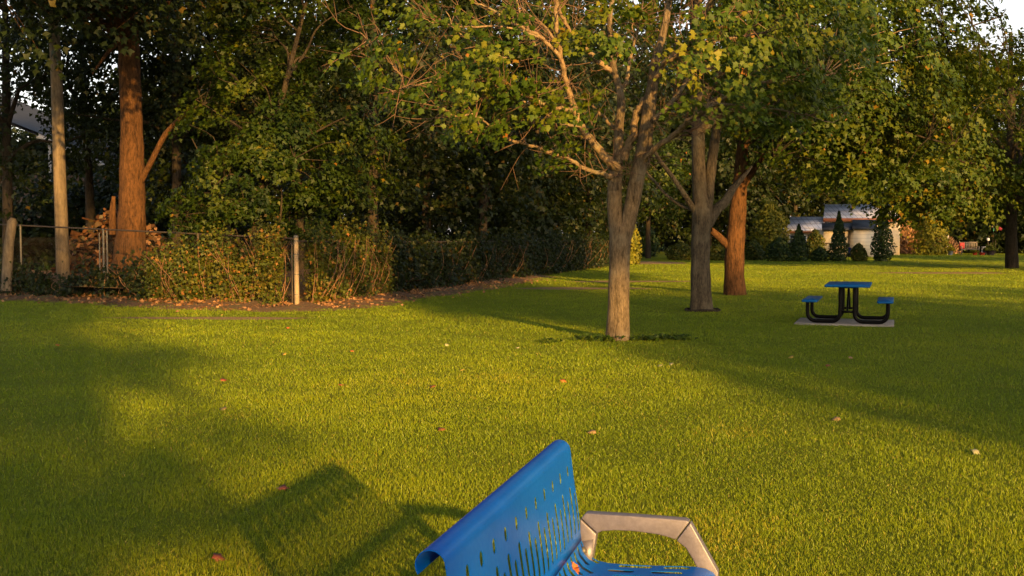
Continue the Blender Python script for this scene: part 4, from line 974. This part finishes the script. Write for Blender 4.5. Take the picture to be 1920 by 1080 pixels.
# garden corner by the far right tree
YG = 92.0; kG = 1/ppm(YG)
def gx(px): return (px-CX)/F*YG
M['wood_pale'] = plain('weathered_teak', (.22, .18, .13), .7, 0, .2, 8)
M['red'] = plain('red_fabric', (.30, .025, .03), .7, 0, .15)
M['terracotta'] = plain('red_glazed_pot', (.42, .05, .025), .45, 0, .15)
M['bluegrey'] = plain('bluegrey_pot', (.10, .13, .20), .5, 0, .1)
M['darkpot'] = plain('dark_planter', (.05, .035, .04), .6, 0, .2)
gb = thing('garden_bench', 'weathered slatted garden bench far right with pink red cushion', 'bench', (gx(1817), YG, 0))
x0, x1 = gx(1800)-gx(1817), gx(1834)-gx(1817)
mb = MB(); box(mb, (x0, -.25, .42), (x1, .25, .47)); mb.build('seat', M['wood_pale'], gb)
mb = MB(); box(mb, (x0, .26, .98), (x1, .31, 1.06)); box(mb, (x0, .26, .5), (x1, .31, .56))
for xx in np.linspace(x0+.08, x1-.08, 11): box(mb, (xx-.035, .27, .56), (xx+.035, .30, .98))
mb.build('backrest', M['wood_pale'], gb)
for xx in (x0, x1-.07):
    for yy in (-.25, .24):
        mb = MB(); box(mb, (xx, yy, 0), (xx+.07, yy+.07, .66 if yy < 0 else 1.1)); mb.build('leg', M['wood_pale'], gb)
    mb = MB(); box(mb, (xx, -.27, .665), (xx+.07, .24, .705)); mb.build('armrest', M['wood_pale'], gb)
cu = thing('cushion', 'pink red cushion propped on the far garden bench', 'cushion', (gx(1804), YG-.02, .475))
mb = MB(); lathe(mb, [(0, -.09), (.16, -.085), (.215, -.04), (.215, .04), (.16, .085), (0, .09)], 4); 
mb.V[-1] = mb.V[-1]@np.array([(math.cos(.785), math.sin(.785), 0), (-math.sin(.785), math.cos(.785), 0), (0, 0, 1)]); mb.V[-1] = mb.V[-1][:, [0, 2, 1]]*np.array((1.35, 1, 1.7))+np.array((0, .12, .27)); o = mb.build('cover', M['red'], cu, smooth=True)
def pot(px, rpx, h, mat, label, plant=None, seed=0, Y=YG-1.6, cat='pot'):
    x = (px-CX)/F*Y; r_ = rpx/ppm(Y)
    t = thing('plant_pot', label, cat, (x, Y, 0), 'garden pots by the far bench')
    mb = MB(); lathe(mb, [(r_*.7, 0), (r_*.95, h*.85), (r_*1.05, h*.86), (r_*1.05, h), (r_*.9, h), (r_*.85, h*.9), (0, h*.9)], 14); mb.build('pot', mat, t, smooth=False)
    if plant:
        rr = np.random.default_rng(seed); q = 320
        a = rr.uniform(0, TAU, q); e = rr.random(q)**.5
        pos = np.column_stack((e*r_*1.5*np.cos(a), e*r_*1.5*np.sin(a), h+rr.random(q)*plant*(1.1-e)))
        mb = MB(); leaves(mb, pos, rr.normal(size=(q, 3))+np.array((0, -.5, .4)), rr.normal(size=(q, 3))*.6+np.array((0, 0, .8)), rr.uniform(.12, .25, q), rr.random(q)*.8, 'kite'); mb.build('plant', M['leaf_yellow'], t)
pot(1782, 5.5, .36, M['bluegrey'], 'blue grey tub with pale grassy plant left of the garden bench', .55, 1)
pot(1827.5, 5, .26, M['terracotta'], 'round red pot in front of the garden bench right end', .12, 2)
pot(1841, 6, .20, M['terracotta'], 'low wide red bowl right of the round red pot')
pot(1857, 8.5, .38, M['darkpot'], 'dark maroon planter with dense green plant right of bench', .55, 3)
pot(1846, 4, .52, M['bluegrey'], 'slim grey barrel behind the low wide red bowl', None, 4, YG-.9)
tt = thing('garden_table', 'small white topped table behind the red bowl', 'table', (gx(1844), YG-.4, 0))
mb = MB(); box(mb, (-.30, -.2, .62), (.30, .2, .67)); mb.build('tabletop', M['white_trim'], tt)
for xx in (-.26, .22):
    for yy in (-.17, .13): mb = MB(); box(mb, (xx, yy, 0), (xx+.04, yy+.04, .62)); mb.build('leg', M['white_trim'], tt)
lm = thing('garden_torch', 'slim white garden lantern on thin stake left of bench', 'lantern', (gx(1772), YG-.5, 0))
mb = MB(); tube(mb, [(0, 0, 0), (0, 0, 1.45)], .018, 6); mb.build('stake', M['white_trim'], lm)
mb = MB(); lathe(mb, [(.02, 1.4), (.05, 1.42), (.075, 1.62), (.03, 1.7), (0, 1.71)], 10); mb.build('lamp_head', M['white_trim'], lm)
fd = thing('bird_feeder', 'bright red hanging bird feeder on a hook near the far right trunk', 'bird feeder', (gx(1870), YG-.3, 0))
mb = MB(); tube(mb, spline([(-.3, 0, 0), (-.3, 0, 2.2), (-.2, 0, 2.45), (0, 0, 2.4), (0, 0, 2.3)], 5), .015, 6); mb.build('hook', M['rail'], fd)
mb = MB(); lathe(mb, [(0, 1.98), (.15, 2.0), (.19, 2.08), (.19, 2.16), (.10, 2.26), (0, 2.32)], 12); mb.build('feeder', M['red'], fd)
fw = thing('wind_chime', 'small green and tan hanging ornament left of the red feeder', 'ornament', (gx(1858), YG-.3, 0))
mb = MB(); tube(mb, [(0, 0, 0), (0, 0, 2.5)], .012, 6); tube(mb, [(-.15, 0, 2.45), (.15, 0, 2.45)], .012, 6); mb.build('stake', M['rail'], fw)
mb = MB(); lathe(mb, [(0, 2.2), (.09, 2.25), (.09, 2.38), (0, 2.45)], 8, (-.12, 0, 0)); mb.build('tan_bell', M['wood_pale'], fw)
mb = MB(); tube(mb, [(.03, 0, 1.9), (.03, 0, 2.2)], .04, 8, cap=True); mb.build('green_tube', plain('green_glaze', (.03, .22, .12), .4), fw)
gl = thing('garden_globe', 'white gazing globe on a dark stand right of bench', 'globe', (gx(1851), YG-.1, 0))
mb = MB(); tube(mb, [(0, 0, 0), (0, 0, 1.15)], .03, 6); mb.build('stand', M['rail'], gl)
mb = MB(); lathe(mb, [(.13*math.sin(rad(a)), 1.26-.13*math.cos(rad(a))) for a in range(0, 181, 20)], 12); mb.build('globe', M['white_trim'], gl, smooth=True)

# ================================================================== FALLEN LEAVES (each one seen in the photo)
FLV = [(533, 664, .60, 'pale yellow leaf on grass in front of the tall corner post', 'y'), (419, 713, .9, 'curled red brown leaf on grass, leftmost of the red ones', 'r'), (418, 768, .8, 'small tan leaf on grass below the curled red brown one', 't'),
       (640, 722, .9, 'bright red leaf on grass midway between post and bench', 'r'), (866, 694, .7, 'yellow leaf on grass left of the nearest maple', 'y'), (811, 725, .9, 'small orange red leaf on grass above the bench left end', 'r'),
       (1056, 715, .95, 'vivid orange maple leaf on grass below the nearest maple', 'o'), (838, 647, .6, 'pale cream leaf on grass behind the yellow leaf', 'p'), (1483, 670, .8, 'golden yellow leaf on grass left of the picnic table', 'y'), (1595, 671, .7, 'tan leaf lying just in front of the picnic table slab', 't'),
       (1552, 686, .8, 'reddish leaf on shaded grass below the picnic table', 'r'), (1237, 686, .6, 'pale leaf on grass right of the nearest maple weeds', 'p'), (1258, 683, .6, 'pale green leaf beside the pale leaf right of maple', 'p'), (1568, 787, .8, 'tan brown leaf at the edge of shade, right half of lawn', 't'),
       (1830, 850, .7, 'large cream leaf on grass near the right edge', 'p'), (828, 806, .9, 'dark red leaf on grass above the bench back', 'r'), (1110, 812, .8, 'dull tan leaf on grass just above the bench top', 't'), (530, 917, .95, 'red brown leaf lying in the bench shadow', 'r'),
       (415, 590, .7, 'yellow leaf on the bare soil strip by the fence', 'y'), (540, 614, .7, 'amber leaf on grass near the foot of the corner post', 'o'), (108, 647, .7, 'orange leaf on shaded grass at the left edge', 'o'), (970, 652, .6, 'cream leaf on grass left of the maple weeds', 'p'), (660, 658, .7, 'small orange leaf on grass right of the corner post', 'o'),
       (412, 1050, .9, 'brown leaf on sunlit grass at the bottom left', 'r')]
M['fl'] = {'y': plain('yellow_leaf', (.36, .24, .035), .6), 'r': plain('red_leaf', (.17, .04, .015), .6), 't': plain('tan_leaf', (.22, .14, .06), .7), 'o': plain('orange_leaf', (.36, .10, .02), .6), 'p': plain('pale_leaf', (.30, .29, .15), .6)}
rl = np.random.default_rng(9)
for px, py, s_, lab, c in FLV:
    b0 = gnd(px, py+2)
    t = None; mb = MB()
    nr = np.array((rl.normal()*.25, -.45+rl.normal()*.15, 1.0)); tp = np.array((rl.normal(), rl.normal()*.6, 0.15))
    leaves(mb, np.zeros((1, 3)), nr[None], tp[None], np.array([.045+.04*s_]), np.array([.5]), 'hi')
    lf = mb.build('fallen_leaf', M['fl'][c]); lf.location = (b0[0], b0[1], .024)
    sdm = lf.modifiers.new('s', 'SOLIDIFY'); sdm.thickness = .0015
    tag(lf, lab, 'leaf', 'fallen leaves on the lawn')
# dried star shaped leaf on the bench
mb = MB(); q = 9
rr = np.random.default_rng(2)
pos = borig+ld*.23+sd2*.028+zu*.452
leaves(mb, np.repeat(pos[None], q, 0), unit(np.array((.6, -.6, .7))[None])+rr.normal(size=(q, 3))*.35, np.array([(math.cos(a)*sd2*.5+math.sin(a)*zu+ld*.3*math.cos(a)) for a in np.linspace(0, TAU, q, endpoint=False)]), rr.uniform(.035, .055, q), np.full(q, .9), 'kite')
tag(mb.build('dried_leaf', M['fl']['o']), 'curled orange dried leaf caught on the blue bench', 'leaf')

# ================================================================== GRASS
def grass(rng, n, r0, r1, power, half, wid, hgt):
    # radius with pdf ~ r^(1-power)
    u = rng.random(n)
    if abs(power-2) < 1e-6: rr = r0*(r1/r0)**u
    else: e = 2-power; rr = (r0**e+u*(r1**e-r0**e))**(1/e)
    a = rng.uniform(-half, half, n)
    x, y = rr*np.sin(a), rr*np.cos(a)
    # keep off the slab, trunks and the bank
    lx = (x-padM[0, 3])*math.cos(TROT)+(y-padM[1, 3])*math.sin(TROT); ly = -(x-padM[0, 3])*math.sin(TROT)+(y-padM[1, 3])*math.cos(TROT)
    gj = rng.normal(size=n)*.025
    ok = ~((lx > -.915+gj) & (lx < .795+gj) & (np.abs(ly) < .715+gj))
    dL = (x-p0[0])*nL[0]+(y-p0[1])*nL[1]; dR = (x-p0[0])*nR[0]+(y-p0[1])*nR[1]
    lim = .55+.4*np.sin(x*1.7)+.3*np.sin(x*4.1+y)+rng.normal(size=n)*.25
    ok &= (dL > lim) | (dR > .7*lim)
    for nme, c, rx, ry, sd_ in pat: ok &= (((x-c[0])/rx)**2+((y-c[1])/ry)**2 > .9+.3*rng.random(n))
    x, y, rr = x[ok], y[ok], rr[ok]; n = len(x)
    # tufts: patchy height
    tuft = .5+.5*np.sin(x*2.9+1.3*np.sin(y*2.1))*np.sin(y*2.6+1.7*np.sin(x*1.9)); big = .5+.5*np.sin(x*.55+2*np.sin(y*.31))*np.sin(y*.42+1.5*np.sin(x*.38))
    grow = (rr/6)**.62
    h = hgt*grow**.45*rng.uniform(.45, 1.25, n)*(.72+.5*tuft); wv = wid*grow*rng.uniform(.7, 1.25, n)
    th = rng.uniform(0, TAU, n); dx, dy = np.cos(th), np.sin(th)
    le = rng.normal(size=(n, 2))*.42
    bx = np.column_stack((x, y, np.full(n, -.004)))
    side = np.column_stack((dx, dy, np.zeros(n)))*wv[:, None]*.5
    mid = bx+np.column_stack((le*.28*h[:, None], h*.6)); tip = bx+np.column_stack((le*1.0*h[:, None], h*.95))
    V = np.stack((bx-side, bx+side, mid+side*.75, mid-side*.75, tip), 1)
    k = np.arange(n)[:, None]*5
    tint = np.clip(.38+.34*(big-.5)+.14*(tuft-.5)+rng.normal(0, .09, n), 0, .9); tint = np.where(rng.random(n) < .02, rng.uniform(.9, 1, n), tint)
    for _ in range(60):          # worn and thatchy spots, weedy darker tufts
        q = 5+30*rng.random()**1.6; an = rng.uniform(-half, half); sx_, sy_ = q*math.sin(an), q*math.cos(an); r_ = rng.uniform(.07, .3)
        dd = np.exp(-(((x-sx_)/r_)**2+((y-sy_)/(r_*1.4))**2)); hit = rng.random(n) < dd*.32
        tint = np.where(hit, rng.uniform(.78, .95, n) if _ % 3 else rng.uniform(.0, .2, n), tint)
    mb = MB(); mb.add(V.reshape(-1, 3), np.hstack((k, k+1, k+2)), tint); mb.n = 0
    mb.F.append(np.hstack((k, k+2, k+3)).astype(np.int32)); mb.A.append(tint.astype(np.float32)); mb.F.append(np.hstack((k+3, k+2, k+4)).astype(np.int32)); mb.A.append(tint.astype(np.float32)); mb.n = len(V)*5
    return mb
gr = np.random.default_rng(88)
tag(grass(gr, 1550000, 3.2, 105, 2.0, rad(33), .0032, .026).build('grass', M['grass']), 'short mown green grass covering the lawn', 'grass', kind='stuff')

# ================================================================== TREES BEHIND THE CAMERA (they shade both sides of the lawn; some are added for their shade)
def behind(u, v, h, r, cb, seed, label, nc=420, clr=.75, nl=46, ry=None, keep=None):
    q = uv(u, v)
    trunk = [(q[0], q[1], -.1), (q[0]+.1, q[1], h*.3), (q[0], q[1]+.1, h*.6), (q[0], q[1], h*.92)]
    tree('unseen_shade_tree', label, 'trees behind the viewpoint', (q[0], q[1], 0), trunk, (.3, .25, .18, .05), [((q[0], q[1], (h+cb)/2), (r, ry or r, (h-cb)/2), 1)], nc, clr, nl, .24, M['leaf_dark'], M['bark'], seed, nlimb=10, r0=.14, holes=5, hr=.22, inner=.05, twigs=False, keep=keep)
uof = lambda p: p[0]*SH[1]-p[1]*SH[0]
behind(-2.2, -14, 17.0, 4.0, .6, 1001, 'leafy park tree behind the viewpoint, left one', nc=560, keep=lambda p: p[2] < 12.2+.4*math.sin(p[0]*2))  # crown top cut level so sun clears it onto pole and trunk
behind(-10.5, -13, 12.5, 4.6, .6, 1002, 'leafy park tree behind the viewpoint, outermost left')
behind(10.7, -19, 16.0, 4.3, .3, 1003, 'leafy park tree behind the viewpoint, right one', nc=760, keep=lambda p: p[2] < 10.2+.6*(uof(p)-8)+.3*math.sin(p[1]*2) and not (6.6 < uof(p) < 8.7 and 7.0 < p[2] < 9.0))  # crown trimmed and gapped so sun reaches the nearest maple trunk
behind(18.3, -19, 11.2, 4.6, .3, 1004, 'leafy park tree behind the viewpoint, further right')
behind(14.6, -25, 13.5, 3.9, .3, 1010, 'added unseen shade tree behind the viewpoint, between two right ones')  # added to close a lit streak between the right crowns
behind(25.0, -19, 10.4, 4.2, .5, 1005, 'leafy park tree behind the viewpoint, outermost right')
behind(-1.8, -16, 27.5, 6.2, 14.5, 1006, 'added tall high crowned shade tree behind the viewpoint', nc=620, clr=1.0, nl=60)  # high crown added to darken the upper left of the wood
def beside(x, y, h, r, cb, seed, label, keep=None, nc=420):
    trunk = [(x, y, -.1), (x+.1, y, h*.3), (x, y+.1, h*.6), (x, y, h*.92)]
    tree('unseen_shade_tree', label, 'trees behind the viewpoint', (x, y, 0), trunk, (.3, .25, .18, .05), [((x, y, (h+cb)/2), (r, r, (h-cb)/2), 1)], nc, .8, 50, .24, M['leaf_warm'], M['bark'], seed, nlimb=10, r0=.14, holes=4, hr=.22, inner=.05, twigs=False, keep=keep)
beside(28.6, 46, 9.8, 5.0, .3, 1007, 'added unseen shade tree beside the lawn, outside the right edge')  # unseen, added to shade the far strip of lawn
beside(42.2, 51, 17.5, 7.4, .4, 1008, 'added wide shade tree further outside the right edge', keep=lambda p: p[2] < 13.0+.3*math.sin(p[0]*3), nc=1100)  # unseen, added with a level crown to shade the far house
beside(52, 55, 12.0, 6.5, .6, 1009, 'added wide shade tree outermost beyond the right edge')  # unseen, added to keep the sun off the garden bench
